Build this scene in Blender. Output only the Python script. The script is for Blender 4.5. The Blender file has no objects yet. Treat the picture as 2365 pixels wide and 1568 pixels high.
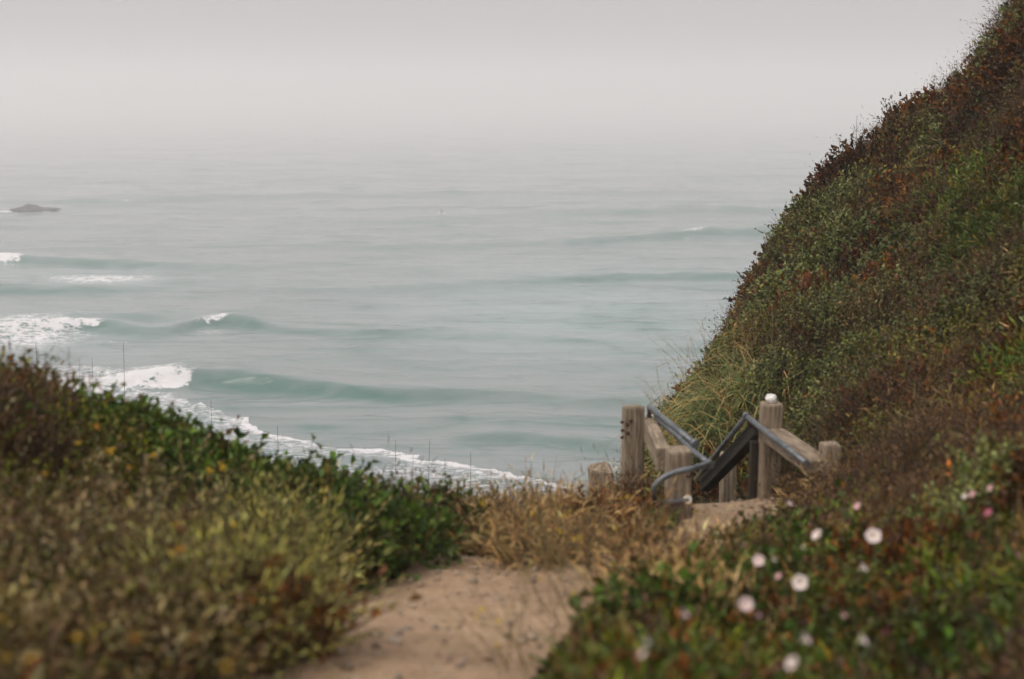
import bpy, bmesh, math, random
import numpy as np
from mathutils import Vector, Matrix

# ---------------------------------------------------------------- camera, sky, sun, exposure
SC = bpy.context.scene
COL = SC.collection
H = 30.0                                   # eye height above the sea
W0, F0 = 2365.0, 2365.0 * 50.0 / 36.0      # picture width used for measuring, focal length in those pixels
PITCH = math.atan((784.0 - 215.0) / F0)
cam_d = bpy.data.cameras.new('camera')
cam = bpy.data.objects.new('camera', cam_d)
COL.objects.link(cam)
cam.location = (0, 0, H)
cam.rotation_euler = (math.pi / 2 - PITCH, 0, 0)
cam_d.lens = 50; cam_d.sensor_width = 36
cam_d.clip_start = 0.05; cam_d.clip_end = 8000
cam_d.dof.use_dof = True
cam_d.dof.focus_distance = 24.0
cam_d.dof.aperture_fstop = 2.0
SC.camera = cam
SC.view_settings.view_transform = 'Standard'
SC.view_settings.look = 'None'
SC.view_settings.gamma = 1.0
SC.view_settings.exposure = 0.0
SC.cycles.volume_bounces = 3
SC.cycles.use_denoising = True
SC.cycles.max_bounces = 6
SC.cycles.diffuse_bounces = 3
SC.cycles.glossy_bounces = 2
SC.cycles.transparent_max_bounces = 4

SUN_EL, SUN_AZ = math.radians(52), math.radians(-120)
world = bpy.data.worlds.new('World'); SC.world = world
world.use_nodes = True
nt = world.node_tree; nt.nodes.clear()
sky = nt.nodes.new('ShaderNodeTexSky'); sky.sky_type = 'NISHITA'; sky.sun_disc = False
sky.sun_elevation = SUN_EL; sky.sun_rotation = SUN_AZ
sky.dust_density = 4.0; sky.air_density = 1.0
hs = nt.nodes.new('ShaderNodeHueSaturation'); hs.inputs['Saturation'].default_value = 0.12
mx = nt.nodes.new('ShaderNodeMix'); mx.data_type = 'RGBA'
mx.inputs[0].default_value = 0.75
mx.inputs[7].default_value = (5.42, 5.14, 5.28, 1)    # even cloud layer over the clear sky
bg = nt.nodes.new('ShaderNodeBackground'); bg.inputs['Strength'].default_value = 0.089
wo = nt.nodes.new('ShaderNodeOutputWorld')
nt.links.new(sky.outputs[0], hs.inputs['Color'])
nt.links.new(hs.outputs[0], mx.inputs[6])
# overcast luminance: the cloud layer is brighter overhead than low down
tc = nt.nodes.new('ShaderNodeTexCoord'); sx = nt.nodes.new('ShaderNodeSeparateXYZ'); mr = nt.nodes.new('ShaderNodeMapRange')
mr.inputs['From Min'].default_value = 0; mr.inputs['From Max'].default_value = .8
mr.inputs['To Min'].default_value = 1.0; mr.inputs['To Max'].default_value = 2.5
lo = nt.nodes.new('ShaderNodeMapRange'); lo.interpolation_type = 'SMOOTHSTEP'    # fog bank glowing just above the horizon
lo.inputs['From Min'].default_value = -.02; lo.inputs['From Max'].default_value = .075; lo.inputs['To Min'].default_value = .06; lo.inputs['To Max'].default_value = 0
ad = nt.nodes.new('ShaderNodeMath'); ad.operation = 'ADD'
vm = nt.nodes.new('ShaderNodeVectorMath'); vm.operation = 'SCALE'
nt.links.new(sx.outputs['Z'], lo.inputs['Value']); nt.links.new(lo.outputs[0], ad.inputs[0]); nt.links.new(mr.outputs[0], ad.inputs[1])
nt.links.new(tc.outputs['Generated'], sx.inputs[0]); nt.links.new(sx.outputs['Z'], mr.inputs['Value'])
nt.links.new(mx.outputs[2], vm.inputs[0]); nt.links.new(ad.outputs[0], vm.inputs['Scale'])
nt.links.new(vm.outputs[0], bg.inputs['Color'])
nt.links.new(bg.outputs[0], wo.inputs['Surface'])
sd = bpy.data.lights.new('sun', 'SUN'); sd.energy = 1.5; sd.angle = math.radians(28); sd.color = (1, 0.90, 0.74)
so = bpy.data.objects.new('sun', sd); COL.objects.link(so)
so.rotation_euler = (math.pi / 2 - SUN_EL, 0, -SUN_AZ + math.pi) 

# ---------------------------------------------------------------- measuring helpers
CP, SP = math.cos(PITCH), math.sin(PITCH)
def ray(px, py):
    u = (px - 1182.5) / F0; v = (784.0 - py) / F0
    return np.array([u, CP + v * SP, -SP + v * CP])
def at(px, py, d):
    r = ray(px, py); return r * (d / r[1])          # relative to the eye
def proj(x, y, z):
    f = y * CP - z * SP; up = y * SP + z * CP
    f = np.where(f < 0.05, 0.05, f)
    return 1182.5 + F0 * x / f, 784.0 - F0 * up / f
rng = np.random.default_rng(7)
random.seed(7)

def _hash(ix, iy, iz, seed):
    h = (ix * 374761393 + iy * 668265263 + iz * 2147483647 + seed * 144665) & 0xffffffff
    h = ((h ^ (h >> 13)) * 1274126177) & 0xffffffff
    h = ((h ^ (h >> 16)) * 2246822519) & 0xffffffff
    return ((h ^ (h >> 15)) & 0xffff) / 65535.0
def vnoise(x, y, z=0.0, seed=0):
    x = np.asarray(x, float); y = np.asarray(y, float); z = np.asarray(z, float) + 0 * x
    ix = np.floor(x).astype(np.int64); iy = np.floor(y).astype(np.int64); iz = np.floor(z).astype(np.int64)
    fx = x - ix; fy = y - iy; fz = z - iz
    fx = fx * fx * (3 - 2 * fx); fy = fy * fy * (3 - 2 * fy); fz = fz * fz * (3 - 2 * fz)
    r = 0
    for a in (0, 1):
        for b in (0, 1):
            for c in (0, 1):
                w = (fx if a else 1 - fx) * (fy if b else 1 - fy) * (fz if c else 1 - fz)
                r = r + w * _hash(ix + a, iy + b, iz + c, seed)
    return r
def fbm(x, y, z=0.0, seed=0, o=3):
    r = 0; a = 0.5; s = 1.0
    for i in range(o):
        r = r + a * vnoise(np.asarray(x) * s, np.asarray(y) * s, np.asarray(z) * s, seed + i * 17)
        a *= 0.5; s *= 2.03
    return r / (1 - 0.5 ** o)
def inpoly(px, py, poly):
    px = np.asarray(px); py = np.asarray(py)
    ins = np.zeros(px.shape, bool); n = len(poly)
    for i in range(n):
        x1, y1 = poly[i]; x2, y2 = poly[(i + 1) % n]
        c = ((y1 > py) != (y2 > py)) & (px < (x2 - x1) * (py - y1) / (y2 - y1 + 1e-9) + x1)
        ins ^= c
    return ins
def blob(px, py, cx, cy, rx, ry):
    return np.exp(-(((px - cx) / rx) ** 2 + ((py - cy) / ry) ** 2))

# ---------------------------------------------------------------- ground heightfield (thin plate through measured points)
ctl = []
def plane_z(y): return -1.60 - 0.214 * (y - 3.72)
for (x, y) in ((-.6, 3.7), (-.1, 3.7), (.2, 3.7), (-.5, 5), (0, 5), (.4, 5), (-.4, 6.2), (0, 6.4), (.5, 6.4), (1.0, 7), (1.2, 8),
               (1.4, 8.8), (1.35, 9.7), (-.3, 2.5), (0, 1.5), (0, 0), (.9, 8.9)):
    ctl.append((x, y, plane_z(y)))
PTS = [  # px, py, depth, plant height above the soil
 (1250, 1150, 8.0, .22), (1100, 1165, 7.9, .22), (1400, 1130, 8.3, .25), (1150, 1250, 7.2, .15), (1350, 1200, 7.8, .2),
 (0, 800, 6.2, .38), (200, 880, 6.6, .38), (350, 945, 7.0, .38), (480, 985, 7.3, .38), (640, 1060, 7.7, .38), (780, 1090, 7.9, .38), (880, 1130, 8.0, .32), (1010, 1185, 8.0, .2),
 (0, 1100, 4.2, .4), (300, 1150, 4.6, .4), (300, 1400, 3.2, .38), (0, 1568, 2.4, .35), (600, 1200, 5.6, .36), (620, 1500, 3.5, .2),
 (-300, 800, 5.8, .4), (-300, 1300, 3.0, .4),
 (1340, 1500, 3.9, .12), (1850, 1348, 4.3, .25), (2100, 1500, 3.4, .3), (2365, 1568, 2.8, .3), (2365, 1100, 4.8, .3), (2015, 1243, 5.0, .25),
 (1800, 1190, 7.0, .2), (1940, 1090, 8.8, .3), (2100, 1050, 8.0, .3), (2200, 900, 9.2, .4), (2365, 900, 8.0, .35), (2365, 600, 10.5, .35), (2365, 300, 13.0, .35),
 (2365, 0, 15.5, .35), (2250, 600, 11.6, .35), (1900, 900, 11.6, .4), (1900, 700, 13.6, .4), (1900, 520, 15.8, .4), (1720, 820, 14.0, .4),
 (1700, 960, 12.6, .4), (1600, 960, 13.2, .45), (2100, 700, 12.4, .4), (2100, 500, 14.2, .4), (2130, 340, 16.2, .4), (2250, 300, 14.8, .4),
]
SIL = [(2340, 20, 17.0, .38), (2250, 125, 17.4, .38), (2120, 265, 18.0, .38), (2020, 325, 18.0, .38), (1915, 415, 18.0, .38), (1840, 490, 17.8, .38), (1775, 570, 17.4, .36),
       (1735, 680, 16.6, .36), (1660, 800, 15.6, .36), (1562, 865, 14.8, .45), (1515, 950, 14.0, .5)]
for p in PTS + SIL:
    q = at(*p[:3]); ctl.append((q[0], q[1], q[2] - p[3]))
for p in SIL:
    q = at(*p[:3]); ctl.append((q[0] - 0.1, q[1] + 2.6, q[2] - p[3] - 3.0))
for p in PTS[5:13]:
    q = at(*p[:3]); ctl.append((q[0], q[1] + 1.6, q[2] - p[3] - 1.3))
ctl += [(1.3, 11, -3.5), (1.2, 12, -4.1), (1.8, 11.6, -3.7), (.75, 11.6, -3.75), (.3, 9.4, -3.4), (0, 11, -5.0), (.6, 13, -5.6), (-1, 11, -6), (-3, 10.4, -5), (1, 17, -9),
        (.45, 9.6, -3.1), (-6, 9, -3), (-6, 5, -.9), (-6, 2, -.6), (10, 17, 5), (8, 10, 2), (6, 5, .2), (5, 2, -.3), (9, 24, -3), (3, 24, -12), (-6, 24, -14), (-6, 14, -8), (10, 21, 3),
        (1, 0, -.7), (-2, 0, -.8), (2.5, 1.5, -.9)]
ctl = np.array(ctl)
def _U(r2): return np.where(r2 > 1e-12, 0.5 * r2 * np.log(np.maximum(r2, 1e-12)), 0)
n = len(ctl)
K = _U(((ctl[:, None, :2] - ctl[None, :, :2]) ** 2).sum(-1)) + np.eye(n) * 0.02
Pm = np.c_[np.ones(n), ctl[:, :2]]
A = np.zeros((n + 3, n + 3)); A[:n, :n] = K; A[:n, n:] = Pm; A[n:, :n] = Pm.T
wts = np.linalg.solve(A, np.r_[ctl[:, 2], 0, 0, 0])
X0, X1, Y0, Y1, GS = -6.0, 10.0, -1.0, 24.0, 0.08
gx = np.arange(X0, X1 + GS / 2, GS); gy = np.arange(Y0, Y1 + GS / 2, GS)
GX, GY = np.meshgrid(gx, gy)
def tps(x, y):
    r = wts[n] + wts[n + 1] * x + wts[n + 2] * y
    for i in range(n):
        r = r + wts[i] * _U((x - ctl[i, 0]) ** 2 + (y - ctl[i, 1]) ** 2)
    return r
GZ = tps(GX, GY)
PATH = [(-600, 4200), (0, 2470), (330, 1750), (560, 1568), (690, 1440), (752, 1345), (870, 1298), (1000, 1280), (1150, 1286), (1290, 1312), (1420, 1275), (1545, 1240), (1598, 1190), (1605, 1160), (1700, 1152), (1800, 1156),
        (1815, 1190), (1760, 1240), (1640, 1285), (1520, 1325), (1410, 1345), (1360, 1420), (1310, 1480), (1240, 1568), (1180, 1750), (1300, 2470), (1500, 4200)]
gpx, gpy = proj(GX, GY, GZ)
onpath = inpoly(gpx, gpy, PATH) & (GY < 10.2)
GZ = GZ + np.where(onpath, 0.0, 0.10 * (fbm(GX * 1.3, GY * 1.3, 0, 3) - .5) + .05 * (fbm(GX * 4, GY * 4, 0, 5) - .5))
def HG(x, y):
    x = np.clip(np.asarray(x, float), X0, X1 - 1e-6); y = np.clip(np.asarray(y, float), Y0, Y1 - 1e-6)
    fx = (x - X0) / GS; fy = (y - Y0) / GS
    ix = np.minimum(fx.astype(int), GZ.shape[1] - 2); iy = np.minimum(fy.astype(int), GZ.shape[0] - 2)
    fx = fx - ix; fy = fy - iy
    return (GZ[iy, ix] * (1 - fx) * (1 - fy) + GZ[iy, ix + 1] * fx * (1 - fy) + GZ[iy + 1, ix] * (1 - fx) * fy + GZ[iy + 1, ix + 1] * fx * fy)
def NG(x, y):
    e = 0.25
    dx = (HG(x + e, y) - HG(x - e, y)) / (2 * e); dy = (HG(x, y + e) - HG(x, y - e)) / (2 * e)
    nn = np.stack([-dx, -dy, np.ones_like(dx)], -1)
    return nn / np.linalg.norm(nn, axis=-1, keepdims=True)
def hit(px, py, h=0.0, d0=1.6, d1=24):
    r = ray(px, py); r = r / r[1]
    d = np.arange(d0, d1, 0.01)
    s = HG(r[0] * d, d) + h - r[2] * d
    k = np.argmax(s > 0)
    if s[k] <= 0: k = len(d) - 1
    return np.array([r[0] * d[k], d[k], HG(r[0] * d[k], d[k])])

# ---------------------------------------------------------------- materials
def mat(name, fn):
    m = bpy.data.materials.new(name); m.use_nodes = True
    t = m.node_tree; t.nodes.clear()
    out = t.nodes.new('ShaderNodeOutputMaterial')
    fn(t, out); return m
def N(t, kind, **kw):
    nd = t.nodes.new(kind)
    for k, v in kw.items():
        if k.startswith('i_'):
            key = k[2:].replace('_', ' ')
            nd.inputs[key].default_value = v
        else: setattr(nd, k, v)
    return nd
def ramp(t, fac, stops):
    r = t.nodes.new('ShaderNodeValToRGB'); t.links.new(fac, r.inputs[0])
    e = r.color_ramp.elements
    while len(e) > 1: e.remove(e[0])
    e[0].position, e[0].color = stops[0][0], (*stops[0][1], 1)
    for p, c in stops[1:]:
        q = e.new(p); q.color = (*c, 1)
    return r.outputs[0]
def noise(t, scale, detail=4, rough=.55, vec=None, dist=0):
    nd = N(t, 'ShaderNodeTexNoise', i_Scale=scale, i_Detail=detail, i_Roughness=rough, i_Distortion=dist)
    if vec: t.links.new(vec, nd.inputs['Vector'])
    return nd.outputs[0]
def objco(t, scale=(1, 1, 1), rot=(0, 0, 0)):
    tc = t.nodes.new('ShaderNodeTexCoord'); mp = t.nodes.new('ShaderNodeMapping')
    mp.inputs['Scale'].default_value = scale; mp.inputs['Rotation'].default_value = rot
    t.links.new(tc.outputs['Object'], mp.inputs[0]); return mp.outputs[0]
def bump(t, h, strength=.5, dist=.01):
    b = N(t, 'ShaderNodeBump', i_Strength=strength, i_Distance=dist); t.links.new(h, b.inputs['Height']); return b.outputs[0]

def m_foliage(t, out):
    a = N(t, 'ShaderNodeAttribute', attribute_name='Col')
    p = N(t, 'ShaderNodeBsdfPrincipled', i_Roughness=.55)
    p.inputs['Specular IOR Level'].default_value = .28
    tr = N(t, 'ShaderNodeBsdfTranslucent'); ms = N(t, 'ShaderNodeMixShader'); ms.inputs[0].default_value = .15
    t.links.new(a.outputs['Color'], p.inputs['Base Color']); t.links.new(a.outputs['Color'], tr.inputs['Color'])
    t.links.new(p.outputs[0], ms.inputs[1]); t.links.new(tr.outputs[0], ms.inputs[2]); t.links.new(ms.outputs[0], out.inputs[0])
M_LEAF = mat('foliage', m_foliage)
def m_simple(col, rough=.8, nscale=20, var=.35, bmp=.4, bd=.01, stretch=(1, 1, 1)):
    def f(t, out):
        v = objco(t, stretch)
        nz = noise(t, nscale, 5, .6, v)
        c = ramp(t, nz, [(.3, tuple(x * (1 - var) for x in col)), (.7, tuple(min(1, x * (1 + var)) for x in col))])
        p = N(t, 'ShaderNodeBsdfPrincipled', i_Roughness=rough)
        p.inputs['Specular IOR Level'].default_value = .3
        t.links.new(c, p.inputs['Base Color']); t.links.new(bump(t, nz, bmp, bd), p.inputs['Normal'])
        t.links.new(p.outputs[0], out.inputs[0])
    return f
M_SOIL = mat('soil', m_simple((.034, .028, .015), .95, 2.2, .6, .8, .03))
def m_path(t, out):
    v = objco(t)
    big = noise(t, 1.6, 4, .55, v); fine = noise(t, 45, 5, .7, v); mid = noise(t, 9, 5, .6, v)
    c1 = ramp(t, big, [(.3, (.30, .205, .13)), (.5, (.385, .27, .175)), (.72, (.47, .34, .225))])
    c2 = ramp(t, fine, [(.32, (.45, .42, .38)), (.5, (1, 1, 1)), (.72, (1.25, 1.22, 1.2))])
    c3 = ramp(t, mid, [(.3, (.75, .72, .68)), (.6, (1.05, 1.04, 1.03))])
    m1 = N(t, 'ShaderNodeMix', data_type='RGBA', blend_type='MULTIPLY'); m1.inputs[0].default_value = .8
    m2 = N(t, 'ShaderNodeMix', data_type='RGBA', blend_type='MULTIPLY'); m2.inputs[0].default_value = .9
    t.links.new(c1, m1.inputs[6]); t.links.new(c2, m1.inputs[7]); t.links.new(m1.outputs[2], m2.inputs[6]); t.links.new(c3, m2.inputs[7])
    p = N(t, 'ShaderNodeBsdfPrincipled', i_Roughness=.95); p.inputs['Specular IOR Level'].default_value = .15
    t.links.new(m2.outputs[2], p.inputs['Base Color'])
    t.links.new(bump(t, fine, .8, .012), p.inputs['Normal']); t.links.new(p.outputs[0], out.inputs[0])
M_PATH = mat('sandy_dirt', m_path)
def m_wood(t, out):
    v = objco(t, (14, 14, 1.1)); g = noise(t, 3.2, 6, .65, v, .6)
    v2 = objco(t, (1, 1, 1)); s = noise(t, 5, 4, .6, v2)
    v3 = objco(t, (60, 60, 1.6)); cr = noise(t, 2.0, 3, .5, v3)
    c1 = ramp(t, g, [(.28, (.10, .076, .053)), (.48, (.25, .195, .14)), (.7, (.43, .345, .255))])
    c2 = ramp(t, s, [(.3, (.62, .60, .56)), (.55, (1, 1, 1)), (.75, (1.15, 1.12, 1.05))])
    c3 = ramp(t, cr, [(.30, (.25, .22, .2)), (.40, (1, 1, 1))])
    m1 = N(t, 'ShaderNodeMix', data_type='RGBA', blend_type='MULTIPLY'); m1.inputs[0].default_value = .9
    m2 = N(t, 'ShaderNodeMix', data_type='RGBA', blend_type='MULTIPLY'); m2.inputs[0].default_value = .85
    t.links.new(c1, m1.inputs[6]); t.links.new(c2, m1.inputs[7]); t.links.new(m1.outputs[2], m2.inputs[6]); t.links.new(c3, m2.inputs[7])
    p = N(t, 'ShaderNodeBsdfPrincipled', i_Roughness=.85); p.inputs['Specular IOR Level'].default_value = .2
    t.links.new(m2.outputs[2], p.inputs['Base Color']); t.links.new(bump(t, g, .8, .012), p.inputs['Normal']); t.links.new(p.outputs[0], out.inputs[0])
M_WOOD = mat('weathered_wood', m_wood)
def m_steel(t, out):
    v = objco(t); g = noise(t, 18, 5, .6, v)
    c = ramp(t, g, [(.35, (.075, .083, .09)), (.65, (.18, .195, .205))])
    p = N(t, 'ShaderNodeBsdfPrincipled', i_Roughness=.45, i_Metallic=.45)
    t.links.new(c, p.inputs['Base Color']); t.links.new(ramp(t, g, [(.3, (.35,) * 3), (.7, (.6,) * 3)]), p.inputs['Roughness'])
    t.links.new(p.outputs[0], out.inputs[0])
M_STEEL = mat('galvanised_steel', m_steel)
M_RUST = mat('rusty_iron', m_simple((.07, .032, .02), .8, 60, .4, .5, .004))
M_TIMBER = mat('dark_timber', m_simple((.026, .021, .016), .9, 3, .7, .9, .01, (12, 12, 1)))
M_ROCK = mat('stone', m_simple((.34, .25, .18), .9, 9, .35, .6, .02))
M_GREYROCK = mat('grey_stone', m_simple((.24, .21, .18), .9, 9, .35, .6, .02))
M_WHITE = mat('white_stone', m_simple((.78, .75, .72), .7, 12, .08, .3, .01))
M_REEF = mat('wet_rock', m_simple((.03, .03, .03), .5, .6, .5, .8, .4))

# ---------------------------------------------------------------- object helpers
def link(name, me, m=None, parent=None, loc=None):
    o = bpy.data.objects.new(name, me); COL.objects.link(o)
    if m and me is not None: me.materials.append(m)
    if parent is not None: o.parent = parent
    if loc is not None: o.location = loc
    return o
def tag(o, label=None, cat=None, group=None, kind=None):
    if label: o['label'] = label
    if cat: o['category'] = cat
    if group: o['group'] = group
    if kind: o['kind'] = kind
    return o
def empty(name, loc, label, cat, group=None):
    o = link(name, None, loc=loc); o.empty_display_size = .1
    return tag(o, label, cat, group)
def fastmesh(name, V, Q, C=None, smooth=False):
    V = np.ascontiguousarray(V, np.float32); Q = np.ascontiguousarray(Q, np.int32)
    me = bpy.data.meshes.new(name); k = Q.shape[1]
    me.vertices.add(len(V)); me.vertices.foreach_set('co', V.ravel())
    me.loops.add(Q.size); me.loops.foreach_set('vertex_index', Q.ravel())
    me.polygons.add(len(Q)); me.polygons.foreach_set('loop_start', np.arange(0, Q.size, k, dtype=np.int32))
    me.polygons.foreach_set('use_smooth', np.full(len(Q), smooth))
    if C is not None:
        at_ = me.color_attributes.new('Col', 'FLOAT_COLOR', 'POINT')
        at_.data.foreach_set('color', np.c_[C, np.ones(len(C))].astype(np.float32).ravel())
    me.update(calc_edges=True); return me
def gridq(nr, nc):
    i = np.arange(nr - 1)[:, None] * nc + np.arange(nc - 1)[None, :]
    return np.stack([i, i + 1, i + nc + 1, i + nc], -1).reshape(-1, 4)
def unit(a): return a / np.maximum(np.linalg.norm(a, axis=-1, keepdims=True), 1e-9)
def frame_of(D):
    r = rng.normal(size=D.shape); s = unit(np.cross(D, r)); return s, np.cross(D, s)

class Acc:
    def __init__(s): s.V = []; s.Q = []; s.C = []; s.n = 0
    def add(s, V, Q, C):
        s.V.append(V); s.Q.append(Q + s.n); s.C.append(C); s.n += len(V)
    def mesh(s, name, smooth=False):
        if not s.V: return None
        return fastmesh(name, np.concatenate(s.V), np.concatenate(s.Q), np.concatenate(s.C), smooth)
    # --- kite leaves at B pointing along D with side S
    def leaves(s, B, D, S, L, Wd, C, fold=.25, curl=.15):
        n_ = len(B); L = L[:, None]; Wd = Wd[:, None]
        Nn = np.cross(S, D)
        v0 = B; v2 = B + D * L - Nn * L * curl
        m = B + D * L * .48 + Nn * L * .06
        v1 = m + S * Wd * .5 + Nn * Wd * fold; v3 = m - S * Wd * .5 + Nn * Wd * fold
        V = np.stack([v0, v1, v2, v3], 1).reshape(-1, 3)
        Q = np.arange(n_ * 4).reshape(-1, 4)
        s.add(V, Q, np.repeat(C, 4, 0))
    # --- leafy sprigs
    def sprigs(s, B, D, L, k, leaf, ratio, C, splay=.9, cvar=.24, stem=None, stemr=.0025, t0=.15):
        n_ = len(B)
        t = (np.arange(k) + rng.random((n_, k))) / k * (1 - t0) + t0
        bend = rng.normal(size=(n_, 3)) * .25; bend[:, 2] += .15
        P = B[:, None] + D[:, None] * (L[:, None] * t)[..., None] + bend[:, None] * (L[:, None] * t ** 2)[..., None]
        Dr = unit(D[:, None] * np.ones((1, k, 1)) + 2 * bend[:, None] * t[..., None])
        rad = unit(np.cross(Dr, rng.normal(size=(n_, k, 3))))
        sp = splay * (0.5 + rng.random((n_, k)))[..., None] * (1.15 - .7 * t[..., None])
        Ld = unit(Dr + rad * sp * 1.3).reshape(-1, 3)
        Sd = unit(np.cross(Ld, Dr.reshape(-1, 3)) + rng.normal(size=(n_ * k, 3)) * .45)
        Sd = unit(Sd - Ld * (Sd * Ld).sum(-1, keepdims=True))
        ll = leaf * (0.6 + .8 * rng.random(n_ * k)) * np.repeat(1.0, n_ * k)
        Cc = np.repeat(C, k, 0) * (1 + cvar * rng.normal(size=(n_ * k, 1))) * (1 + .06 * rng.normal(size=(n_ * k, 3)))
        s.leaves(P.reshape(-1, 3), Ld, Sd, ll, ll * ratio, np.clip(Cc, .004, .95))
        if stem is not None:
            s.tubes(np.stack([B, B + D * (L * .5)[:, None] + bend * (L * .25)[:, None], B + D * L[:, None] + bend * L[:, None]], 1), np.array([1., .8, .4]) * stemr, np.tile(np.array(stem), (n_, 1)))
    # --- tubes: P (n, k, 3), radius per node
    def tubes(s, P, R, C, sides=3):
        n_, k, _ = P.shape
        D = unit(np.gradient(P, axis=1)); ref = unit(rng.normal(size=(n_, 1, 3)))
        S = unit(np.cross(D, ref)); T = np.cross(D, S)
        a = np.arange(sides) * 2 * np.pi / sides
        R = np.broadcast_to(R, (n_, k))[..., None, None]
        V = P[:, :, None] + (S[:, :, None] * np.cos(a)[None, None, :, None] + T[:, :, None] * np.sin(a)[None, None, :, None]) * R
        V = V.reshape(-1, 3)
        base = (np.arange(n_) * k * sides)[:, None, None] + (np.arange(k - 1) * sides)[None, :, None]
        j = np.arange(sides)[None, None]; j2 = (j + 1) % sides
        Q = np.stack([base + j, base + j2, base + sides + j2, base + sides + j], -1).reshape(-1, 4)
        s.add(V, Q, np.repeat(C, k * sides, 0))
    # --- arching grass blades
    def blades(s, B, D, L, Wd, C, droop=.6, k=5, tip=None):
        n_ = len(B); t = np.linspace(0, 1, k)
        S, _ = frame_of(D); S = unit(S * np.array([1, 1, .2]))
        dd = droop * (0.4 + 1.2 * rng.random(n_))
        lean = D * np.array([1, 1, 0]) + rng.normal(size=(n_, 3)) * np.array([.35, .35, 0])
        P = B[:, None] + D[:, None] * (L[:, None] * t)[..., None] + (lean[:, None] * (L * dd)[:, None, None] * (t ** 2)[None, :, None] * .6)
        P[..., 2] -= (L * dd)[:, None] * (t ** 3) * .75
        w = (Wd[:, None] * np.array([1, .95, .8, .5, .06])[None, :k] * .5)[..., None]
        Lf = P - S[:, None] * w; Rt = P + S[:, None] * w
        V = np.stack([Lf, Rt], 2).reshape(-1, 3)
        b = (np.arange(n_) * k * 2)[:, None] + (np.arange(k - 1) * 2)[None]
        Q = np.stack([b, b + 1, b + 3, b + 2], -1).reshape(-1, 4)
        C2 = C if tip is None else None
        if C2 is None:
            mixv = (t ** 1.5)[None, :, None, None]
            CC = (C[:, None, None] * (1 - mixv) + tip[:, None, None] * mixv) * np.ones((1, 1, 2, 1)); CC = CC.reshape(-1, 3)
        else: CC = np.repeat(C, k * 2, 0)
        s.add(V, Q, np.clip(CC, .004, .95))
    # --- bare branching twigs from one base
    def twig(s, base, d, L, r, col, depth=3, kids=3, spread=.7, seg=5):
        d = np.array(d, float); d /= np.linalg.norm(d)
        pts = [np.array(base, float)]; dd = d.copy()
        for i in range(seg - 1):
            dd = dd + rng.normal(size=3) * .18; dd /= np.linalg.norm(dd)
            pts.append(pts[-1] + dd * L / (seg - 1))
        pts = np.array(pts)
        s.tubes(pts[None], np.linspace(r, r * .45, seg)[None], np.array([col]) * (1 + .15 * rng.normal()), 4)
        if depth > 0:
            for i in range(kids):
                f = rng.uniform(.3, 1.0); j = f * (seg - 1); a = int(min(j, seg - 2)); p = pts[a] * (1 - (j - a)) + pts[a + 1] * (j - a)
                nd = dd + rng.normal(size=3) * spread
                s.twig(p, nd, L * rng.uniform(.4, .7), r * .5, col, depth - 1, kids, spread, seg)

def mixcol(cols, w, n_):
    idx = rng.choice(len(cols), n_, p=np.array(w) / sum(w)); return np.array(cols)[idx]

Z = lambda a: a + np.array([0, 0, H])       # from eye-relative to world
# ---------------------------------------------------------------- ground sheet
xs = np.r_[-400, -200, -100, -50, -25, -14, -9, gx, 12, 16, 25, 50, 100, 200, 400]
ys = np.r_[-60, -25, -10, -4, gy, np.arange(26, 46, 2), np.arange(48, 100, 6)]
AX, AY = np.meshgrid(xs, ys)
AZ = HG(AX, AY)
beyond = np.maximum(AY - Y1, 0)
AZ = np.maximum(AZ - beyond * 1.05, -29.2 - .028 * beyond)
AZ = np.where(AX > X1, np.maximum(AZ + np.minimum((AX - X1) * .8, 26) - beyond * .6, -29), AZ)      # unseen bluff raised beyond the right edge, for deeper haze and a darker side
g = link('ground', fastmesh('ground', np.stack([AX, AY, AZ + H], -1).reshape(-1, 3), gridq(len(ys), len(xs)), None, True), M_SOIL)
tag(g, kind='structure')

# path sheet
ps = .018
pgx = np.arange(-1.6, 2.6, ps); pgy = np.arange(1.2, 10.3, ps)
PX, PY = np.meshgrid(pgx, pgy)
PZ = HG(PX, PY)
qx, qy = proj(PX, PY, PZ)
inside = inpoly(qx + 26 * (fbm(PX * 5, PY * 5, 0, 9) - .5), qy + 20 * (fbm(PX * 5, PY * 5, 0, 10) - .5), PATH)
PZ = PZ + .014 + .03 * (fbm(PX * 2.2, PY * 2.2, 0, 21) - .5) + .014 * (fbm(PX * 12, PY * 12, 0, 22) - .5)
Q = gridq(len(pgy), len(pgx)); keep = inside.ravel()[Q].all(1)
Q = Q[keep]; used = np.unique(Q); remap = np.zeros(PX.size, int); remap[used] = np.arange(len(used))
V = np.stack([PX, PY, PZ + H], -1).reshape(-1, 3)[used]
pth = link('path', fastmesh('path', V, remap[Q], None, True), M_PATH); tag(pth, kind='structure')

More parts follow.
